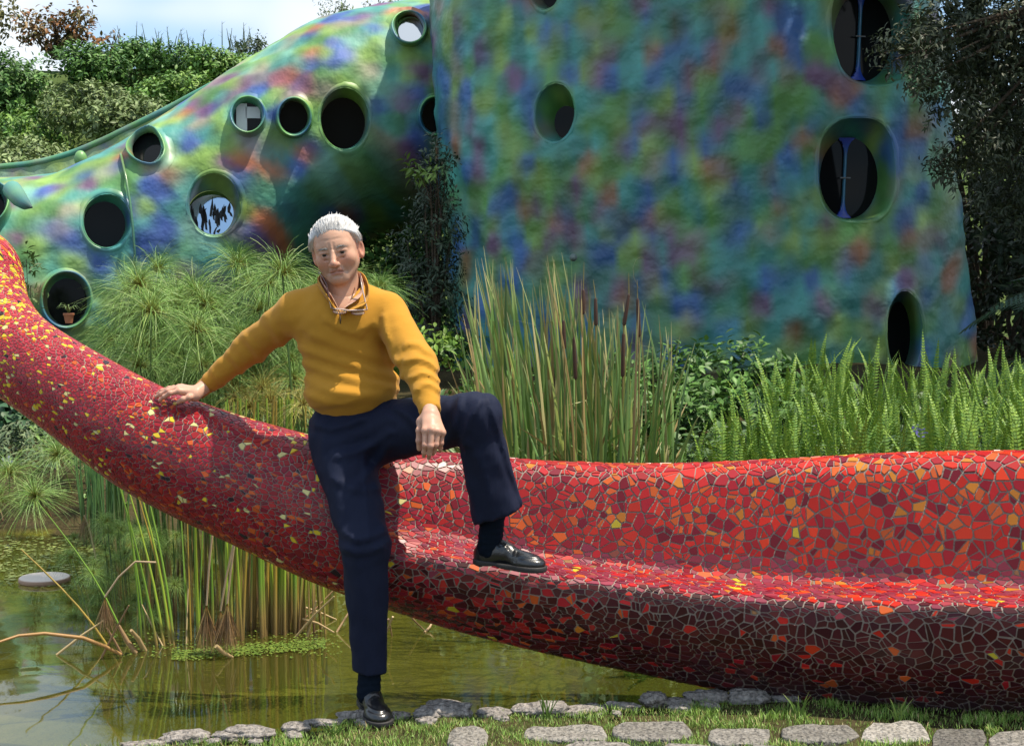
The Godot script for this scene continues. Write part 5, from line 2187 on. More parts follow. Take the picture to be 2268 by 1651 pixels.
func chain_hand(wrist: Vector3, wrist_r: float, arm: Vector3, fingers: Array, h: float) -> MB:
	## fingers: five lists of four joints, thumb first; every finger is a chain of its own rooted in the palm
	var rads := [[0.0130, 0.0110, 0.0102, 0.0082], [0.0100, 0.0087, 0.0078, 0.0063], [0.0102, 0.0089, 0.0080, 0.0064], [0.0098, 0.0085, 0.0075, 0.0061], [0.0086, 0.0073, 0.0065, 0.0055]]
	var lo := wrist
	var hi := wrist
	for f in fingers:
		for p: Vector3 in f:
			lo = lo.min(p)
			hi = hi.max(p)
	lo = lo.min(arm) - Vector3.ONE * 0.03
	hi = hi.max(arm) + Vector3.ONE * 0.03
	var side: Vector3 = (fingers[4][0] - fingers[1][0]).normalized()
	var field := func(p: Vector3) -> float:
		var palm := cap(p, arm, wrist, wrist_r, wrist_r * 0.94)
		for k in 4:
			var f: Array = fingers[k + 1]
			palm = smin(palm, cap(p, wrist.lerp(f[0], 0.05) + side * (k - 1.5) * 0.009, f[0], 0.0125, 0.0122), 0.014)
		palm = smin(palm, cap(p, wrist, fingers[0][0], wrist_r * 0.55, 0.0145), 0.016)
		palm = smin(palm, cap(p, wrist.lerp(fingers[2][0], 0.5), fingers[0][0], 0.012, 0.0125), 0.02)
		var digits := 1e9
		for k in 5:
			var f: Array = fingers[k]
			var r: Array = rads[k]
			var one := 1e9
			for s in 3:
				one = smin(one, cap(p, f[s], f[s + 1], r[s], r[s + 1]), 0.003)
			for s in [0, 1, 2]:    # knuckle bends
				one = smin(one, (p - f[s]).length() - r[s] * 1.10, 0.004)
			digits = smin(digits, one, 0.0012)
		var d := smin(palm, digits, 0.0055)
		return d
	return nets(field, lo, hi, h)


func build_person() -> void:
	var man := thing("person", "seated man in a mustard half-zip sweater, navy trousers and black loafers", "person", Vector3(-0.5, 0, -5.1))
	M.skin = mat(1, 1, 1, 0.45, "skin", 0.4)
	M.skin.subsurf_scatter_enabled = true
	M.skin.subsurf_scatter_strength = 0.05
	M.hair = mat(1, 1, 1, 0.5, "hair", 0.4)
	var weave := noise_img(256, 0.18, 3, 15)
	M.wool = mat(1, 1, 1, 0.9, "wool", 0.2)
	relief(M.wool, weave, 0.09, 9.0)
	M.wool.rim_enabled = true
	M.wool.rim = 0.2
	M.wool.rim_tint = 0.8
	M.twill = mat(1, 1, 1, 0.75, "twill", 0.3)
	relief(M.twill, weave, 0.035, 14.0)
	M.leather = mat(0.010, 0.011, 0.013, 0.28, "leather", 0.6)
	relief(M.leather, noise_img(256, 0.06, 4, 17), 0.05, 12.0)
	M.rubber = mat(0.03, 0.028, 0.028, 0.6, "rubber", 0.4)
	M.cotton = mat(1, 1, 1, 0.85, "cotton", 0.2)

	# ------------------------------------------------------------ joints
	var sh_r := pt(655, 692, 5.29)
	var el_r := pt(556, 768, 5.45)
	var wr_r := pt(440, 868, tail_hit(437, 884).z * -1.0 - 0.02)
	var sh_l := pt(858, 694, 5.25)
	var el_l := pt(927, 810, 5.08)
	var wr_l := pt(954, 914, 4.93)
	var hip_r := pt(752, 972, 5.28)
	var kn_r := pt(809, 1205, 5.07)
	var an_r := pt(819, 1500, 5.10)
	var hip_l := pt(850, 955, 5.25)
	var kn_l := pt(1056, 922, 4.98)
	var an_l := pt(1100, 1158, 5.07)
	var neck0 := pt(762, 668, 5.28)

	# ------------------------------------------------------------ head
	var hb := Basis(Vector3.BACK, deg_to_rad(10.0)) * Basis(Vector3.UP, deg_to_rad(-4.0)) * Basis(Vector3.RIGHT, deg_to_rad(7.0))
	var hx := Transform3D(hb, pt(745.5, 554, 5.25))
	var nb := hx.affine_inverse() * neck0
	var head := func(p: Vector3) -> float:
		var ax := absf(p.x)
		var m := Vector3(ax, p.y, p.z)
		var d := ell(p, Vector3(0, 0.031, -0.012), Vector3(0.075, 0.080, 0.094))
		d = smin(d, ell(p, Vector3(0, -0.022, 0.024), Vector3(0.063, 0.072, 0.058)), 0.03)
		d = smin(d, cap(m, Vector3(0.046, -0.046, 0.010), Vector3(0.018, -0.088, 0.056), 0.021, 0.018), 0.03)
		d = smin(d, (p - Vector3(0, -0.086, 0.063)).length() - 0.0195, 0.018)
		d = smin(d, cap(m, Vector3(0.0, 0.019, 0.069), Vector3(0.040, 0.020, 0.056), 0.0155, 0.0125), 0.014)
		d = smin(d, (m - Vector3(0.042, -0.026, 0.050)).length() - 0.0225, 0.02)
		d = smin(d, ell(p, Vector3(0, -0.058, 0.063), Vector3(0.030, 0.024, 0.0185)), 0.018)
		# nose
		d = smin(d, cap(p, Vector3(0, 0.010, 0.080), Vector3(0, -0.030, 0.103), 0.0085, 0.0105), 0.012)
		d = smin(d, (p - Vector3(0, -0.034, 0.1035)).length() - 0.0118, 0.006)
		d = smin(d, (m - Vector3(0.0125, -0.037, 0.092)).length() - 0.0088, 0.006)
		# eye hollows and lids
		d = -smin(-d, (m - Vector3(0.029, 0.003, 0.090)).length() - 0.0155, 0.012)
		d = smin(d, (m - Vector3(0.0305, -0.001, 0.0655)).length() - 0.0150, 0.006)
		d = smin(d, cap(m, Vector3(0.018, 0.0055, 0.079), Vector3(0.043, 0.0045, 0.070), 0.0038, 0.0038), 0.006)
		d = smin(d, cap(m, Vector3(0.019, -0.012, 0.075), Vector3(0.040, -0.013, 0.067), 0.0042, 0.0040), 0.007)
		d = -smin(-d, ell(m, Vector3(0.0305, -0.0022, 0.084), Vector3(0.0130, 0.0050, 0.014)), 0.002)
		# mouth
		d = smin(d, cap(m, Vector3(0.004, -0.0570, 0.0805), Vector3(0.023, -0.0630, 0.0715), 0.0038, 0.0026), 0.005)
		d = smin(d, cap(m, Vector3(0.0, -0.0668, 0.0795), Vector3(0.019, -0.0680, 0.0720), 0.0052, 0.0032), 0.006)
		d = -smin(-d, cap(m, Vector3(0.0, -0.0615, 0.0860), Vector3(0.0265, -0.0665, 0.0735), 0.0030, 0.0024), 0.0030)
		# lines of the face
		d = -smin(-d, cap(m, Vector3(0.0205, -0.034, 0.0865), Vector3(0.033, -0.066, 0.0700), 0.0040, 0.0034), 0.009)
		d = -smin(-d, cap(m, Vector3(0.0065, 0.014, 0.0895), Vector3(0.0080, 0.034, 0.0865), 0.0034, 0.0020), 0.006)
		d = -smin(-d, cap(m, Vector3(0.0, 0.047, 0.0865), Vector3(0.036, 0.047, 0.0735), 0.0020, 0.0014), 0.006)
		d = -smin(-d, cap(m, Vector3(0.0, 0.060, 0.0845), Vector3(0.034, 0.060, 0.0725), 0.0018, 0.0014), 0.006)
		d = -smin(-d, cap(m, Vector3(0.022, -0.020, 0.0790), Vector3(0.040, -0.018, 0.0700), 0.0018, 0.0014), 0.006)
		d = -smin(-d, cap(p, Vector3(-0.012, -0.0765, 0.0835), Vector3(0.012, -0.0765, 0.0835), 0.0032, 0.0032), 0.008)
		# ears
		var e := Basis(Vector3.UP, 0.42) * (m - Vector3(0.0790, -0.010, -0.012))
		var ear := ell(e, Vector3.ZERO, Vector3(0.0085, 0.0330, 0.0195))
		ear = -smin(-ear, ell(e, Vector3(0.008, 0.002, 0.002), Vector3(0.0085, 0.019, 0.0105)), 0.006)
		d = smin(d, ear, 0.006)
		d = smin(d, cap(p, Vector3(0, -0.055, -0.022), nb, 0.052, 0.060), 0.028)
		d = smin(d, cap(m, Vector3(0.030, -0.085, 0.005), nb + Vector3(0.012, 0.0, 0.045), 0.012, 0.012), 0.02)
		return d
	var hm := nets(head, Vector3(-0.115, -0.20, -0.125), Vector3(0.115, 0.125, 0.125), 0.0030)
	var skin := Color(0.52, 0.305, 0.21)
	for i in hm.v.size():
		var p := hm.v[i]
		var ax := absf(p.x)
		var c := skin
		var red := exp(-(Vector3(ax, p.y, p.z) - Vector3(0.040, -0.028, 0.068)).length_squared() / 0.0006) * 0.5 + exp(-(p - Vector3(0, -0.034, 0.11)).length_squared() / 0.0003) * 0.55
		if absf(p.x) > 0.07: red += 0.6
		c = c.lerp(Color(0.50, 0.19, 0.13), clampf(red, 0, 0.7))
		var beard := smoothstep(-0.040, -0.055, p.y) * smoothstep(-0.02, 0.02, p.z) * (1.0 - smoothstep(-0.10, -0.12, p.y))
		c = c.lerp(Color(0.36, 0.235, 0.175), beard * 0.45)
		if p.y < -0.0530 and p.y > -0.0715 and ax < 0.0260 and p.z > 0.068:
			c = c.lerp(Color(0.40, 0.165, 0.13), 0.65 * (1.0 - smoothstep(0.018, 0.026, ax)))
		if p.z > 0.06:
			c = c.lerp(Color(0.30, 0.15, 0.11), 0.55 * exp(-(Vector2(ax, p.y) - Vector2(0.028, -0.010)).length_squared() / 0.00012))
		hm.c[i] = c
	var body := MB.new()
	body.add(hm, hx)

	# ------------------------------------------------------------ hands
	var lift := [[0.0, 0.0, 0.0, 0.0], [0.0, 0.0, 0.0, 0.0]]
	var base_d := tail_hit(352, 890).z * -1.0
	var px_r := [
		[[431, 877, -0.005], [418, 879.5, -0.03], [405.5, 884, -0.035], [394.5, 890, -0.02]],
		[[396, 866, -0.02], [376.5, 870, -0.03], [363.5, 878, -0.022], [353, 886, -0.008]],
		[[394, 861, 0.0], [371, 865, -0.005], [356.5, 872, 0.0], [344.5, 878, 0.008]],
		[[396, 858, 0.02], [374, 860, 0.018], [359, 865, 0.022], [348.5, 870.5, 0.03]],
		[[402, 857, 0.038], [384, 857.5, 0.04], [373, 861, 0.045], [364, 865, 0.05]]]
	var fr := []
	for f in px_r:
		var q := []
		for j in f:
			q.append(pt(j[0], j[1], base_d + j[2] - 0.012))
		fr.append(q)
	var hand_r := chain_hand(pt(437, 867.5, base_d - 0.0), 0.0255, wr_r + (el_r - wr_r).normalized() * 0.05, fr, 0.0025)
	var px_l := [
		[[934, 934, 4.905], [929, 953, 4.885], [928.5, 975, 4.885], [928.5, 993, 4.895]],
		[[941.5, 953, 4.845], [941, 985, 4.835], [939.5, 1001, 4.85], [938.5, 1010, 4.868]],
		[[956, 952, 4.838], [953.5, 987, 4.83], [951, 1004, 4.848], [949.5, 1014, 4.866]],
		[[969.5, 954.5, 4.845], [965.5, 984, 4.84], [961.5, 998, 4.86], [958.5, 1006, 4.88]],
		[[979.5, 957.5, 4.86], [977, 981, 4.86], [975.5, 992, 4.875], [974, 999, 4.89]]]
	var fl := []
	for f in px_l:
		var q := []
		for j in f:
			q.append(pt(j[0], j[1], j[2]))
		fl.append(q)
	var hand_l := chain_hand(pt(954, 918, 4.905), 0.0270, wr_l + (el_l - wr_l).normalized() * 0.05, fl, 0.0025)
	for h: MB in [hand_r, hand_l]:
		var ff: Array = fr if h == hand_r else fl
		for i in h.v.size():
			var c := Color(0.51, 0.295, 0.21)
			for f in ff:
				for s in [0, 1, 2]:
					c = c.lerp(Color(0.50, 0.215, 0.155), 0.5 * exp(-h.v[i].distance_squared_to(f[s]) / 0.00013))
				c = c.lerp(Color(0.54, 0.32, 0.24), 0.5 * exp(-h.v[i].distance_squared_to(f[3]) / 0.00006))
			h.c[i] = c
		body.add(h)
	# the rest of the body, under the clothes
	var hull := func(p: Vector3) -> float:
		var d := cap((p - pt(775, 800, 5.29)) * Vector3(1, 1, 1.3), pt(760, 715, 5.29) - pt(775, 800, 5.29), pt(785, 880, 5.29) - pt(775, 800, 5.29), 0.125, 0.115)
		d = smin(d, cap(p, neck0, pt(768, 720, 5.29), 0.05, 0.08), 0.04)
		d = smin(d, cap(p, sh_r, el_r, 0.042, 0.034), 0.03)
		d = smin(d, cap(p, el_r, wr_r, 0.034, 0.022), 0.02)
		d = smin(d, cap(p, sh_l, el_l, 0.042, 0.034), 0.03)
		d = smin(d, cap(p, el_l, wr_l, 0.034, 0.022), 0.02)
		d = smin(d, cap(p, hip_r, hip_l, 0.085, 0.085), 0.04)
		d = smin(d, cap(p, hip_r, kn_r, 0.07, 0.05), 0.03)
		d = smin(d, cap(p, kn_r, an_r, 0.045, 0.03), 0.02)
		d = smin(d, cap(p, hip_l, kn_l, 0.07, 0.05), 0.03)
		d = smin(d, cap(p, kn_l, pt(1092, 1140, 5.075), 0.045, 0.024), 0.02)
		return d
	var hu := nets(hull, Vector3(-1.15, 0.06, -5.62), Vector3(0.05, 1.45, -4.84), 0.016)
	for i in hu.c.size():
		hu.c[i] = skin
	body.add(hu)
	part("body", body.mesh(), M.skin, man)

	# ------------------------------------------------------------ eyes
	for s in [-1.0, 1.0]:
		var eb := MB.new()
		var ec := Vector3(0.0305 * s, -0.001, 0.0660)
		var look := (Vector3(0.03, 0.06, 1.0)).normalized()
		var rows := []
		var cols := []
		var qb := Basis(Quaternion(Vector3.BACK, look))
		for i in 19:
			var a := PI * i / 18.0
			var row := []
			var cr := []
			for j in 20:
				row.append(ec + qb * Vector3(sin(a) * cos(TAU * j / 20.0), sin(a) * sin(TAU * j / 20.0), cos(a)) * 0.0125)
				cr.append(Color(0.006, 0.005, 0.005) if i < 2 else (Color(0.035, 0.018, 0.009) if i < 4 else Color(0.5, 0.45, 0.42)))
			rows.append(row)
			cols.append(cr)
		eb.grid(rows, true, cols, ec)
		var em := MB.new()
		em.add(eb, hx)
		part("eye", em.mesh(), M.gloss, man)

	# ------------------------------------------------------------ hair
	var hn := rough_noise(41, 1.0, 2)
	var hair := func(p: Vector3) -> float:
		var back := clampf(-p.z * 6.0, 0.0, 1.0)
		var d := ell(p, Vector3(0, 0.037, -0.0185), Vector3(0.0820, 0.0830, 0.0970))
		d = smin(d, ell(p, Vector3(0, -0.030, -0.052), Vector3(0.066, 0.050, 0.052)), 0.02)
		var m := Vector3(absf(p.x), p.y, p.z)
		d = smin(d, ell(m, Vector3(0.0680, 0.020, 0.006), Vector3(0.0205, 0.052, 0.038)), 0.012)   # full sides
		# receding front edge, higher in the middle
		var ax := absf(p.x)
		var line := (p - Vector3(0, 0.086 - 0.9 * maxf(0.0, 0.030 - absf(ax - 0.040)) * 0.0, 0.074)).dot(Vector3(0, -0.62, 0.785))
		line += 0.010 * smoothstep(0.030, 0.060, ax)
		d = -smin(-d, -line, 0.006)
		var low := -0.062 - p.y + (0.05 * smoothstep(-0.03, 0.01, p.z))
		d = maxf(d, low)
		# clear of the ears
		d = -smin(-d, ell(m, Vector3(0.083, -0.010, -0.008), Vector3(0.014, 0.031, 0.020)), 0.004)
		d -= 0.0013 * hn.get_noise_3d(p.x * 210.0, (p.y + p.z * 0.4) * 26.0, p.z * 34.0) + 0.0018 * hn.get_noise_3d(p.x * 60.0, p.y * 30.0, p.z * 30.0)
		return d
	var hr := nets(hair, Vector3(-0.11, -0.10, -0.135), Vector3(0.11, 0.14, 0.11), 0.0028, 1.6)
	for i in hr.v.size():
		var p := hr.v[i]
		var g := 0.54 + 0.14 * hn.get_noise_3d(p.x * 260.0, p.y * 30.0, p.z * 30.0)
		g *= lerpf(1.0, 0.66, smoothstep(0.01, 0.06, p.z) * smoothstep(0.055, 0.085, p.y))
		hr.c[i] = Color(g, g, g * 1.01)
	var r := RandomNumberGenerator.new()
	r.seed = 8
	for k in 2400:
		var d := Vector3(r.randf_range(-1, 1), r.randf_range(-0.75, 1.0), r.randf_range(-1, 0.75)).normalized()
		var at := Vector3(0, 0.03, -0.016) + d * 0.07
		for q in 12:
			at += d * hair.call(at) * -0.8 * (1.0 if hair.call(at) < 0.0 else 1.0)
		if absf(hair.call(at)) > 0.004:
			continue
		var flow := (Vector3(0.2 * at.x * 10.0, 0.35, -1.0) if at.y > 0.055 else Vector3(0, -0.75, -0.65))
		flow = (flow - d * flow.dot(d)).normalized()
		var l := r.randf_range(0.016, 0.040)
		var out := r.randf_range(0.0004, 0.0026)
		if at.y > 0.092 and at.x > -0.005 and at.z < 0.03 and r.randf() < 0.12:   # stray tufts on the crown
			out = r.randf_range(0.006, 0.015)
		flow = (flow + dirv() * 0.10).normalized()
		var path := []
		for s in 4:
			var t := s / 3.0
			path.append(at - d * 0.0006 + flow * l * t + d * (out * t * t - l * l * t * t * 5.6))
		var g := r.randf_range(0.46, 0.74) * (0.72 if at.z > 0.02 and at.y > 0.065 else 1.0)
		hr.tube(path, [0.0010, 0.0009, 0.0007, 0.0002], 4, [Color(g, g, g), Color(g, g, g), Color(g, g, g), Color(g, g, g)], false)
	for k in 130:
		var ax := lerpf(-0.056, 0.050, pow(r.randf(), 1.4))
		var at := Vector3(ax, 0.083 + r.randf_range(-0.010, 0.012) - absf(ax) * 0.22, 0.07)
		var d := (at - Vector3(0, 0.03, -0.012)).normalized()
		for q in 8:
			at -= d * minf(head.call(at), hair.call(at)) * 0.8
		var flow := Vector3(ax * 2.0, 0.75, -0.75)
		flow = (flow - d * flow.dot(d) + dirv() * 0.12).normalized()
		var l := r.randf_range(0.018, 0.036)
		var g := r.randf_range(0.30, 0.55)
		var path := []
		for s in 4:
			var t := s / 3.0
			path.append(at + d * 0.0004 + flow * l * t - d * (l * l * t * t * 5.2) + d * 0.0012 * t)
		hr.tube(path, [0.0006, 0.0008, 0.0008, 0.0003], 4, [Color(g, g, g), Color(g, g, g), Color(g, g, g), Color(g, g, g)], false)
	for s in [-1.0, 1.0]:      # brows
		for k in 60:
			var t := r.randf()
			var b := Vector3(s * lerpf(0.013, 0.046, t), 0.0175 + 0.003 * sin(t * PI) - 0.002 * t + r.randf_range(-0.003, 0.003), lerpf(0.0850, 0.0640, pow(t, 1.6)))
			var g := r.randf_range(0.20, 0.42)
			var e := b + Vector3(s * 0.007, 0.0025 * (0.6 - t), 0.0022)
			hr.tube([b, b.lerp(e, 0.5) + Vector3(0, 0, 0.001), e], [0.0008, 0.0007, 0.0002], 4, [Color(g, g, g * 0.95), Color(g, g, g * 0.95), Color(g, g, g)], false)
	var hrw := MB.new()
	hrw.add(hr, hx)
	part("hair", hrw.mesh(), M.hair, man)

	# ------------------------------------------------------------ sweater
	var tc := pt(772, 790, 5.28)
	var t0 := pt(757, 722, 5.28) - tc
	var t1 := pt(786, 862, 5.28) - tc
	var hem_n := Vector3(0.27, -0.963, 0.0)
	var hem_c := pt(792, 909, 5.28)
	var neck_a := pt(752, 694, 5.15)
	var neck_b := pt(760, 620, 5.25)
	var folds := [
		[[690, 742], [752, 766], [821, 788], [880, 800], 0.007, 10.0], [[648, 768], [751, 800], [828, 822], [884, 838], 0.0075, 9.0], [[662, 802], [751, 832], [820, 848], [888, 860], 0.0065, 9.0],
		[[668, 836], [740, 868], [800, 874], [868, 868], 0.005, 10.0], [[720, 708], [742, 720], [765, 732], [800, 744], 0.006, 7.0], [[674, 872], [725, 892], [780, 892], [840, 882], 0.004, 8.0], [[850, 700], [856, 740], [866, 780], [876, 806], 0.006, 7.0], [[800, 730], [825, 716], [846, 725], [856, 750], 0.005, 9.0]]
	var sleeve := [
		[[505, 785], [520, 800], [532, 815], [540, 836], 0.006, 7.0], [[540, 745], [556, 765], [572, 785], [580, 800], 0.006, 8.0], [[470, 825], [482, 836], [490, 848], [498, 862], 0.004, 6.0],
		[[585, 700], [605, 730], [620, 755], [632, 775], 0.005, 9.0], [[895, 800], [925, 792], [950, 800], [968, 818], 0.008, 7.0], [[905, 838], [930, 826], [955, 828], [976, 844], 0.007, 6.0], [[918, 866], [940, 850], [960, 852], [978, 866], 0.006, 5.0], [[880, 770], [905, 760], [930, 762], [948, 780], 0.006, 8.0]]
	var cn := rough_noise(55, 1.0, 3)
	var wool := func(p: Vector3) -> float:
		var q := (p - tc) * Vector3(1, 1, 1.38)
		var d := cap(q, t0, t1, 0.158, 0.148)
		d = smin(d, cap(p, pt(668, 688, 5.29), pt(852, 690, 5.26), 0.060, 0.060), 0.07)
		d = smin(d, cap(p, pt(762, 652, 5.30), sh_r, 0.052, 0.056), 0.03)
		d = smin(d, cap(p, pt(766, 652, 5.30), sh_l, 0.052, 0.056), 0.03)
		d = smin(d, ell(p, pt(766, 712, 5.25), Vector3(0.125, 0.075, 0.092)), 0.05)
		d = smin(d, ell(p, pt(775, 872, 5.25), Vector3(0.155, 0.075, 0.118)), 0.05)
		var arm := cap(p, sh_r, el_r, 0.068, 0.055)
		arm = smin(arm, cap(p, el_r, wr_r, 0.055, 0.033), 0.03)
		d = smin(d, arm, 0.028)
		arm = cap(p, sh_l, el_l, 0.068, 0.060)
		arm = smin(arm, cap(p, el_l, wr_l, 0.059, 0.040), 0.03)
		d = smin(d, arm, 0.022)
		if d > 0.05 or d < -0.05:
			return d
		var s := plan(p)
		if p.z > -5.36 or s.x < 640.0:
			for f in (folds if s.x > 640.0 and s.x < 892.0 else sleeve):
				var best := 1e9
				var sg := 1.0
				for k in 3:
					var a := Vector2(f[k][0], f[k][1])
					var b := Vector2(f[k + 1][0], f[k + 1][1])
					var ab := b - a
					var t := clampf((s - a).dot(ab) / ab.length_squared(), 0.0, 1.0)
					var off := s - a - ab * t
					if off.length() < best:
						best = off.length()
						sg = signf(ab.cross(off))
				if best < f[5] * 4.0:
					var w: float = f[5]
					d -= f[4] * (exp(-best * best / (w * w)) - 0.65 * exp(-pow(sg * best - w * 1.7, 2.0) / (w * w)))
		d += 0.0030 * cn.get_noise_3d(p.x * 9.0 + p.y * 6.0, p.y * 16.0 - p.x * 8.0, p.z * 9.0)
		# rib at the hem, cuffs; the neck opening; the ends
		var hd := (p - hem_c).dot(hem_n) - 0.010 * (1.0 - pow((s.x - 792.0) / 110.0, 2.0))
		if hd > -0.055 and s.x > 660.0 and s.x < 912.0 and p.z > -5.45:
			d += 0.005 * smoothstep(-0.055, -0.045, hd)
		if s.x > 640.0 and s.x < 905.0:
			d = maxf(d, hd)
		for e in [[wr_r, (wr_r - el_r).normalized()], [wr_l, (wr_l - el_l).normalized()]]:
			var cuff: Vector3 = p - e[0]
			if cuff.length_squared() < 0.014:
				var t: float = cuff.dot(e[1])
				d += 0.0045 * smoothstep(-0.062, -0.054, t) + 0.0012 * exp(-pow((t + 0.03) / 0.004, 2.0))
		d = -smin(-d, cap(p, neck_a, neck_b, 0.006, 0.070), 0.006)
		d = maxf(d, (p - wr_r).dot((wr_r - el_r).normalized()) - 0.004)
		d = maxf(d, (p - wr_l).dot((wr_l - el_l).normalized()) - 0.000 if s.x > 880.0 and s.y > 800.0 else -1.0)
		return d
	var wo := nets(wool, Vector3(-1.16, 0.93, -5.66), Vector3(-0.18, 1.50, -4.86), 0.0085, 1.5)
	var mustard := Color(0.45, 0.22, 0.030)
	for i in wo.c.size():
		wo.c[i] = mustard
	var sweater := part("sweater", wo.mesh(), M.wool, man)
	# stand-up collar, open at the front
	var ca := [[749, 694, 5.150], [735, 674, 5.157], [718, 655, 5.202], [708, 644, 5.270], [725, 637, 5.350], [762, 633, 5.370], [800, 637, 5.350], [818, 650, 5.260], [806, 664, 5.192], [782, 678, 5.152], [757, 694, 5.147]]
	var cb := [[747, 691, 5.137], [729, 662, 5.137], [711, 632, 5.192], [705, 614, 5.260], [724, 604, 5.335], [762, 600, 5.350], [797, 602, 5.330], [812, 622, 5.240], [817, 652, 5.172], [806, 674, 5.132], [759, 692, 5.135]]
	collar(sweater, "collar", ca, cb, 0.006, mustard, M.wool, 0.0)
	var sa := [[750, 690, 5.172], [738, 668, 5.177], [722, 648, 5.200], [716, 640, 5.270], [730, 632, 5.330], [762, 630, 5.345], [794, 632, 5.320], [802, 642, 5.250], [790, 654, 5.202], [774, 668, 5.172], [755, 689, 5.172]]
	var sb := [[750, 684, 5.147], [735, 656, 5.150], [717, 628, 5.207], [711, 612, 5.260], [730, 602, 5.315], [762, 598, 5.330], [792, 602, 5.310], [802, 620, 5.235], [804, 642, 5.187], [794, 660, 5.150], [758, 684, 5.142]]
	collar(man, "shirt_collar", sa, sb, 0.004, Color(0.55, 0.36, 0.26), M.cotton, 1.0)
	# zip and its pull
	var zb := MB.new()
	zb.tube([pt(752, 688, 5.139), pt(753, 705, 5.147), pt(754, 724, 5.154)], [0.0022, 0.0022, 0.0018], 6)
	for i in zb.c.size(): zb.c[i] = Color(0.05, 0.04, 0.035)
	part("zip", zb.mesh(), M.gloss, sweater)
	zb = MB.new()
	zb.tube([pt(752.5, 694, 5.134), pt(753, 700, 5.128), pt(753.5, 707, 5.128), pt(754, 711, 5.130)], [0.002, 0.0035, 0.0055, 0.003], 8, [], true, 0.4)
	for i in zb.c.size(): zb.c[i] = Color(0.10, 0.07, 0.06)
	part("zip_pull", zb.mesh(), M.gloss, sweater)

	# ------------------------------------------------------------ trousers
	var hr_n := (an_r - kn_r).normalized()
	var hem_r := pt(820, 1484, 5.1)
	var hem_l := pt(1108, 1141, 5.06)
	var hl_n := Vector3(0.33, -0.944, 0.05).normalized()
	var creases := [
		[[1080, 880], [1105, 960], [1135, 1050], [1163, 1124], 0.0050, 6.0], [[1020, 880], [1010, 920], [1000, 955], [985, 990], 0.0090, 9.0], [[1062, 890], [1040, 925], [1028, 960], [1030, 985], 0.0105, 8.0], [[875, 900], [905, 920], [930, 945], [950, 975], 0.0120, 9.0],
		[[862, 960], [830, 985], [790, 1000], [745, 1010], 0.0105, 10.0], [[860, 985], [840, 1020], [815, 1050], [780, 1085], 0.0075, 10.0], [[735, 1060], [770, 1075], [800, 1085], [840, 1080], 0.0060, 9.0], [[762, 1180], [790, 1195], [820, 1190], [850, 1175], 0.0075, 8.0],
		[[760, 1215], [790, 1225], [815, 1222], [845, 1210], 0.0060, 8.0], [[806, 1010], [812, 1120], [826, 1300], [836, 1480], 0.0031, 6.0], [[700, 940], [735, 950], [770, 940], [810, 925], 0.0075, 8.0], [[1058, 1010], [1075, 1060], [1085, 1110], [1090, 1150], 0.0075, 9.0]]
	var cloth := func(p: Vector3) -> float:
		var d := ell(p, pt(796, 938, 5.30), Vector3(0.160, 0.105, 0.125))
		d = smin(d, cap(p, hip_r, hip_l, 0.092, 0.092), 0.05)
		var a := cap(p, hip_r, kn_r, 0.108, 0.078)
		a = smin(a, cap(p, kn_r, an_r, 0.078, 0.056), 0.03)
		if (p - hem_r).y < 0.25:
			a = maxf(a, hem_r.y - p.y - 0.002)
		var b := cap(p, hip_l, kn_l, 0.104, 0.078)
		var fl2 := cap((p - kn_l) * Vector3(1, 1, 1.0), Vector3.ZERO, an_l - kn_l + Vector3(0.012, -0.02, 0.0), 0.074, 0.084)
		b = smin(b, fl2, 0.03)
		b = maxf(b, (p - hem_l).dot(hl_n))
		d = smin(d, a, 0.035)
		d = smin(d, b, 0.035)
		if d > 0.04 or d < -0.04:
			return d
		var s := plan(p)
		for f in creases:
			var best := 1e9
			var sg := 1.0
			for k in 3:
				var u := Vector2(f[k][0], f[k][1])
				var v := Vector2(f[k + 1][0], f[k + 1][1])
				var ab := v - u
				var t := clampf((s - u).dot(ab) / ab.length_squared(), 0.0, 1.0)
				var off := s - u - ab * t
				if off.length() < best:
					best = off.length()
					sg = signf(ab.cross(off))
			if best < f[5] * 4.0:
				var w: float = f[5]
				d -= f[4] * (exp(-best * best / (w * w)) - 0.5 * exp(-pow(sg * best - w * 1.7, 2.0) / (w * w)))
		d += 0.0075 * cn.get_noise_3d(p.x * 12.0, p.y * 7.0 + p.x * 4.0, p.z * 9.0)
		# hollow hems
		d = maxf(d, -(cap(p, an_l + Vector3(0.01, 0.02, 0), an_l + Vector3(0.02, -0.10, 0.0), 0.060, 0.080)))
		d = maxf(d, -(cap(p, hem_r + Vector3(0, 0.02, 0), hem_r + Vector3(0, -0.10, 0), 0.044, 0.052)))
		return d
	var cl := nets(cloth, Vector3(-0.70, 0.10, -5.50), Vector3(0.10, 1.08, -4.84), 0.0085, 1.4)
	for i in cl.c.size():
		cl.c[i] = Color(0.0105, 0.0150, 0.035)
	part("trousers", cl.mesh(), M.twill, man)

	# ------------------------------------------------------------ socks and shoes
	for s in [[pt(820, 1465, 5.10), pt(816, 1535, 5.085), 0.037, 0.040], [pt(1097, 1085, 5.06), pt(1084, 1212, 5.10), 0.041, 0.041]]:
		var a: Vector3 = s[0]
		var b: Vector3 = s[1]
		var sn := rough_noise(5, 1.0, 2)
		var sock := func(p: Vector3) -> float:
			return cap(p, a, b, s[2], s[3]) + 0.0016 * sin(p.y * 260.0 + 6.0 * sn.get_noise_3dv(p * 8.0))
		var so := nets(sock, a.min(b) - Vector3.ONE * 0.05, a.max(b) + Vector3.ONE * 0.05, 0.006)
		for i in so.c.size():
			so.c[i] = Color(0.006, 0.008, 0.018)
		part("sock", so.mesh(), M.cotton, man)
	shoe(man, pt(808, 1553, 5.19), pt(837, 1600, 4.985), 0.27)
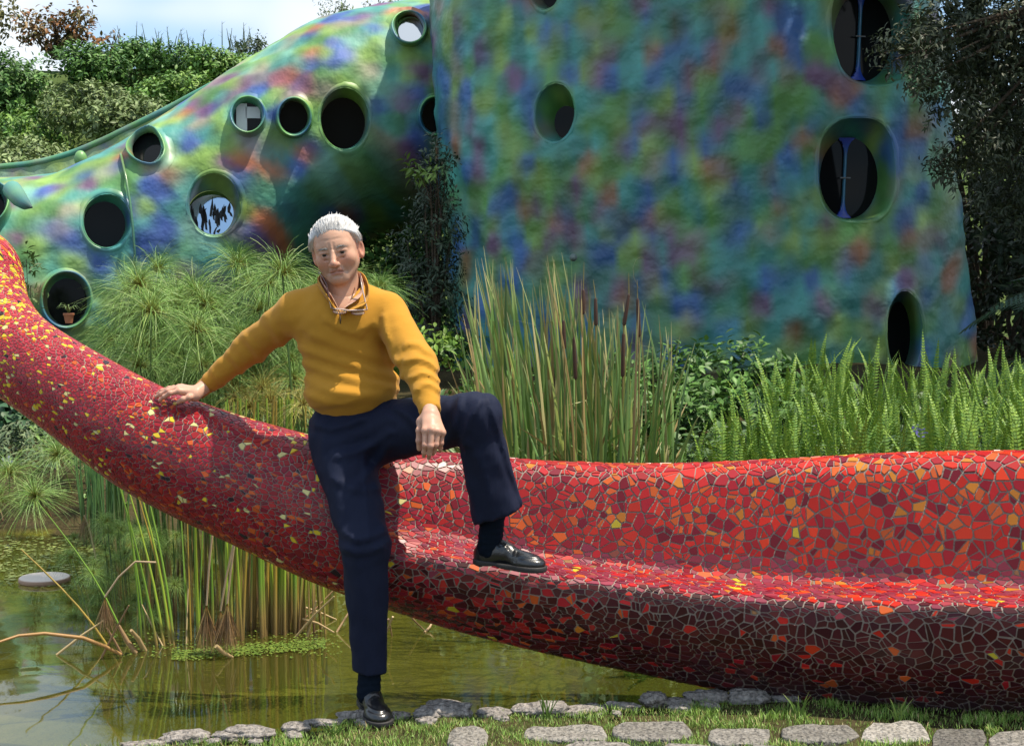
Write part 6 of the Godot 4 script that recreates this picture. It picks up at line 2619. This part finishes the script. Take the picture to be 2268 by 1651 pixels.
	shoe(man, pt(1050, 1246, 5.13), pt(1196, 1266, 5.02), 0.262)


func collar(parent: Node, called: String, a: Array, b: Array, thick: float, col: Color, m: Material, plaid: float) -> void:
	var n := 60
	var ka := []
	var kb := []
	for i in a.size():
		ka.append([float(i)] + a[i])
		kb.append([float(i)] + b[i])
	var mid := pt(760, 640, 5.25)
	var rows := []
	var cols := []
	for i in n:
		var t := lerpf(0.0, a.size() - 1.001, i / (n - 1.0))
		var qa := spline(ka, t)
		var qb := spline(kb, t)
		var p0 := pt(qa[1], qa[2], qa[3])
		var p1 := pt(qb[1], qb[2], qb[3])
		var out := (p0.lerp(p1, 0.5) - mid)
		out = (out - (p1 - p0).normalized() * out.dot((p1 - p0).normalized())).normalized() * thick
		var row := [p0 - out * 0.4, p0 + out * 0.4, p0.lerp(p1, 0.35) + out * 0.75, p0.lerp(p1, 0.7) + out * 0.7, p1 + out * 0.5, p1 - out * 0.3, p0.lerp(p1, 0.7) - out * 0.3, p0.lerp(p1, 0.35) - out * 0.3]
		rows.append(row)
		var cr := []
		for j in 8:
			var c := col
			if plaid > 0.0 and (i % 6 == 0 or j == 3):
				c = Color(0.42, 0.2, 0.15)
			cr.append(c)
		cols.append(cr)
	var mb := MB.new()
	var cores := []
	for r in rows:
		cores.append((r[2] + r[7]) * 0.5)
	mb.grid(rows, true, cols)
	for i in mb.n.size():
		var j := i % 8
		var core: Vector3 = ((rows[i / 8][2] + rows[i / 8][7]) * 0.5 + (rows[i / 8][3] + rows[i / 8][6]) * 0.5) * 0.5
		if mb.n[i].dot(mb.v[i] - core) < 0.0:
			mb.n[i] = -mb.n[i]
	part(called, mb.mesh(), m, parent)


func shoe(man: Node, heel: Vector3, toe: Vector3, l: float) -> void:
	## heel and toe: the ends of the sole's underside
	var z := (toe - heel).normalized()
	var x := Vector3.UP.cross(z).normalized()
	var y := z.cross(x)
	var fr := Transform3D(Basis(x, y, z), heel)
	var k := l / 0.28
	var outline := func(p: Vector3) -> float:
		var q := Vector3(p.x, 0, p.z)
		var d := cap(q, Vector3(0, 0, 0.036), Vector3(-0.002, 0, 0.13), 0.034, 0.033)
		d = smin(d, cap(q, Vector3(-0.002, 0, 0.13), Vector3(0.002, 0, 0.215), 0.033, 0.045), 0.03)
		return smin(d, cap(q, Vector3(0.002, 0, 0.215), Vector3(0.004, 0, 0.236), 0.045, 0.043), 0.02)
	var upper := func(w: Vector3) -> float:
		var p := w / k
		var d := ell(p, Vector3(0, 0.035, 0.060), Vector3(0.035, 0.050, 0.062))
		d = smin(d, cap(p, Vector3(0, 0.052, 0.115), Vector3(0, 0.030, 0.20), 0.036, 0.031), 0.03)
		d = smin(d, ell(p, Vector3(0.003, 0.026, 0.215), Vector3(0.046, 0.030, 0.063)), 0.025)
		d = smin(d, cap(p, Vector3(0, 0.074, 0.100), Vector3(0, 0.060, 0.135), 0.023, 0.022), 0.02)
		# the mouth of the shoe
		d = -smin(-d, ell(p, Vector3(0, 0.108, 0.052), Vector3(0.027, 0.056, 0.046)), 0.004)
		d = maxf(d, 0.012 - p.y)
		# apron seam and creases
		var e := sqrt(pow((p.z - 0.175) / 0.078, 2.0) + pow((p.x - 0.002) / 0.0355, 2.0))
		if p.y > 0.03 and p.z > 0.10:
			d -= 0.0026 * exp(-pow((e - 1.0) / 0.055, 2.0)) - 0.0016 * exp(-pow((e - 1.12) / 0.05, 2.0))
		if p.y > 0.03:
			d += 0.0020 * exp(-pow((p.z - 0.162 - 0.12 * absf(p.x)) / 0.004, 2.0)) + 0.0016 * exp(-pow((p.z - 0.176 + 0.2 * p.x) / 0.003, 2.0))
		return d * k
	var sole := func(w: Vector3) -> float:
		var p := w / k
		var d: float = outline.call(p) - 0.003
		var yy := absf(p.y - 0.010) - 0.010
		var arch := 0.006 * exp(-pow((p.z - 0.10) / 0.03, 2.0)) - p.y
		var q := Vector2(maxf(d + 0.004, 0.0), maxf(yy + 0.004, 0.0)).length() - 0.004 + minf(maxf(d + 0.004, yy + 0.004), 0.0)
		return maxf(q, arch) * k
	var o := Node3D.new()
	var um := nets(upper, Vector3(-0.06, -0.01, -0.02) * k, Vector3(0.06, 0.12, 0.30) * k, 0.0034, 1.5)
	var uw := MB.new()
	uw.add(um, fr)
	var u := part("shoe", uw.mesh(), M.leather, man)
	var smm := nets(sole, Vector3(-0.06, -0.01, -0.02) * k, Vector3(0.06, 0.04, 0.30) * k, 0.0034, 1.3)
	var sw := MB.new()
	sw.add(smm, fr)
	part("sole", sw.mesh(), M.rubber, u)
	o.free()


# ==================================================================== small things
func build_small_things() -> void:
	# reading glasses hung round the collar
	var g := thing("reading_glasses", "thin-framed reading glasses hanging at the neck of the man's sweater", "glasses", pt(773, 688, 5.138))
	var dark := Color(0.10, 0.045, 0.04)
	var pale := Color(0.58, 0.44, 0.38)  # sunlit stretches of frame and temples, put into the colour
	var fb := MB.new()
	fb.tube([pt(733.3, 681.5, 5.146), pt(742, 683.5, 5.136), pt(756, 684.5, 5.130), pt(773, 687, 5.126), pt(790, 686.5, 5.130), pt(804, 686, 5.136), pt(813, 685.4, 5.146)], [0.0022, 0.0025, 0.0025, 0.0023, 0.0025, 0.0025, 0.0022], 7, [dark, pale, pale, pale, pale, pale, dark])
	for c in [[752.5, 689.0, 15.0, 5.6], [792.5, 691.5, 14.5, 5.4]]:
		var ring := []
		var rr := []
		var cc := []
		var lens := MB.new()
		var disc := []
		for k in 25:
			var a := TAU * k / 24.0
			var p := pt(c[0] + cos(a) * c[2], c[1] - sin(a) * c[3], 5.132 - sin(a) * -0.012)
			ring.append(p)
			rr.append(0.0015)
			cc.append(dark)
			if k < 24:
				disc.append(p)
		fb.tube(ring, rr, 6, cc, false)
		lens.flat(disc)
		if not M.has("lens"):
			M.lens = StandardMaterial3D.new()
			M.lens.albedo_color = Color(0.95, 0.95, 0.95, 0.08)
			M.lens.transparency = BaseMaterial3D.TRANSPARENCY_ALPHA
			M.lens.roughness = 0.03
			M.lens.resource_name = "lens"
		part("lens", lens.mesh(), M.lens, g)
	part("frame", fb.mesh(), M.gloss, g)
	var arms := [[[733.3, 681.5, 5.146], [731, 670, 5.148], [728.4, 658, 5.143], [723.5, 631, 5.150], [714.5, 613, 5.160], [706, 603, 5.23]], [[813, 685.4, 5.146], [810, 672, 5.143], [806.6, 657.4, 5.148], [801.5, 634, 5.145], [798.0, 614, 5.180], [798, 606, 5.24]]]
	for k in 2:
		var ab := MB.new()
		var path := []
		for q in arms[k]:
			path.append(pt(q[0], q[1], q[2]))
		ab.tube(path, [0.0022, 0.0026, 0.0023, 0.0022, 0.0022, 0.0022], 6, [pale, pale, pale if k else dark, pale if k else dark, dark, dark], true)
		part("temple", ab.mesh(), M.gloss, g)
	# round white disc on the pond
	var at := on_level(98, 1282, WATER + 0.012)
	var d := thing("floating_disc", "round whitish disc floating on the pond at the left", "disc", at)
	var db := MB.new()
	var rows := []
	var cols := []
	for s in [[0.0, 0.016], [0.085, 0.016], [0.120, 0.014], [0.128, 0.008], [0.128, -0.008], [0.12, -0.016], [0.0, -0.016]]:
		var row := []
		var cr := []
		for j in 32:
			row.append(at + Vector3(cos(TAU * j / 32.0) * s[0], s[1], sin(TAU * j / 32.0) * s[0]))
			cr.append(Color(0.62, 0.55, 0.48) if s[1] > 0.01 else Color(0.35, 0.22, 0.15))
		rows.append(row)
		cols.append(cr)
	db.grid(rows, true, cols, at)
	part("disc", db.mesh(), M.plain, d)
	# potted plant inside the low window
	var pp := pt(152, 706, 13.05)
	var pot := thing("potted_plant", "small spiky plant in a terracotta pot in the low round window", "potted plant", pp)
	var pb := MB.new()
	pb.tube([pp + Vector3(0, -0.035, 0), pp + Vector3(0, 0.03, 0), pp + Vector3(0, 0.031, 0), pp + Vector3(0, 0.048, 0)], [0.030, 0.042, 0.048, 0.048], 14)
	for i in pb.c.size(): pb.c[i] = Color(0.42, 0.16, 0.08)
	part("pot", pb.mesh(), M.plain, pot)
	for k in 16:
		var lb := MB.new()
		var a := TAU * k / 16.0 + jit(0.2)
		var o := Vector3(cos(a), 0, sin(a))
		var l := rng.randf_range(0.07, 0.13)
		var p0 := pp + Vector3(0, 0.045, 0)
		strip(lb, [p0, p0 + o * l * 0.4 + Vector3(0, l * 0.7, 0), p0 + o * l * 0.8 + Vector3(0, l * 0.75, 0), p0 + o * l * 1.1 + Vector3(0, l * 0.45, 0)], [0.010, 0.010, 0.008, 0.001], Vector3(-sin(a), 0, cos(a)), [Color(0.08, 0.13, 0.04), Color(0.10, 0.16, 0.05), Color(0.10, 0.16, 0.05), Color(0.10, 0.16, 0.05)])
		part("leaf", lb.mesh(), M.blade, pot)
	# a thin leafy plant between the tail and the long house
	bush("climber", "thin dark climbing plant between the tail's tip and the house wall", "climber", [[pt(66, 590, 12.6), Vector3(0.05, 0.12, 0.05), 60], [pt(68, 640, 12.6), Vector3(0.05, 0.16, 0.05), 80], [pt(70, 700, 12.6), Vector3(0.06, 0.16, 0.05), 80]], leaf_mesh(1.0, 0.3, 0.4, 0.3), 0.06, [Color(0.06, 0.11, 0.03), Color(0.09, 0.14, 0.04)], {limbs = 1, thick = 0.006, foot = pt(70, 780, 12.6)})
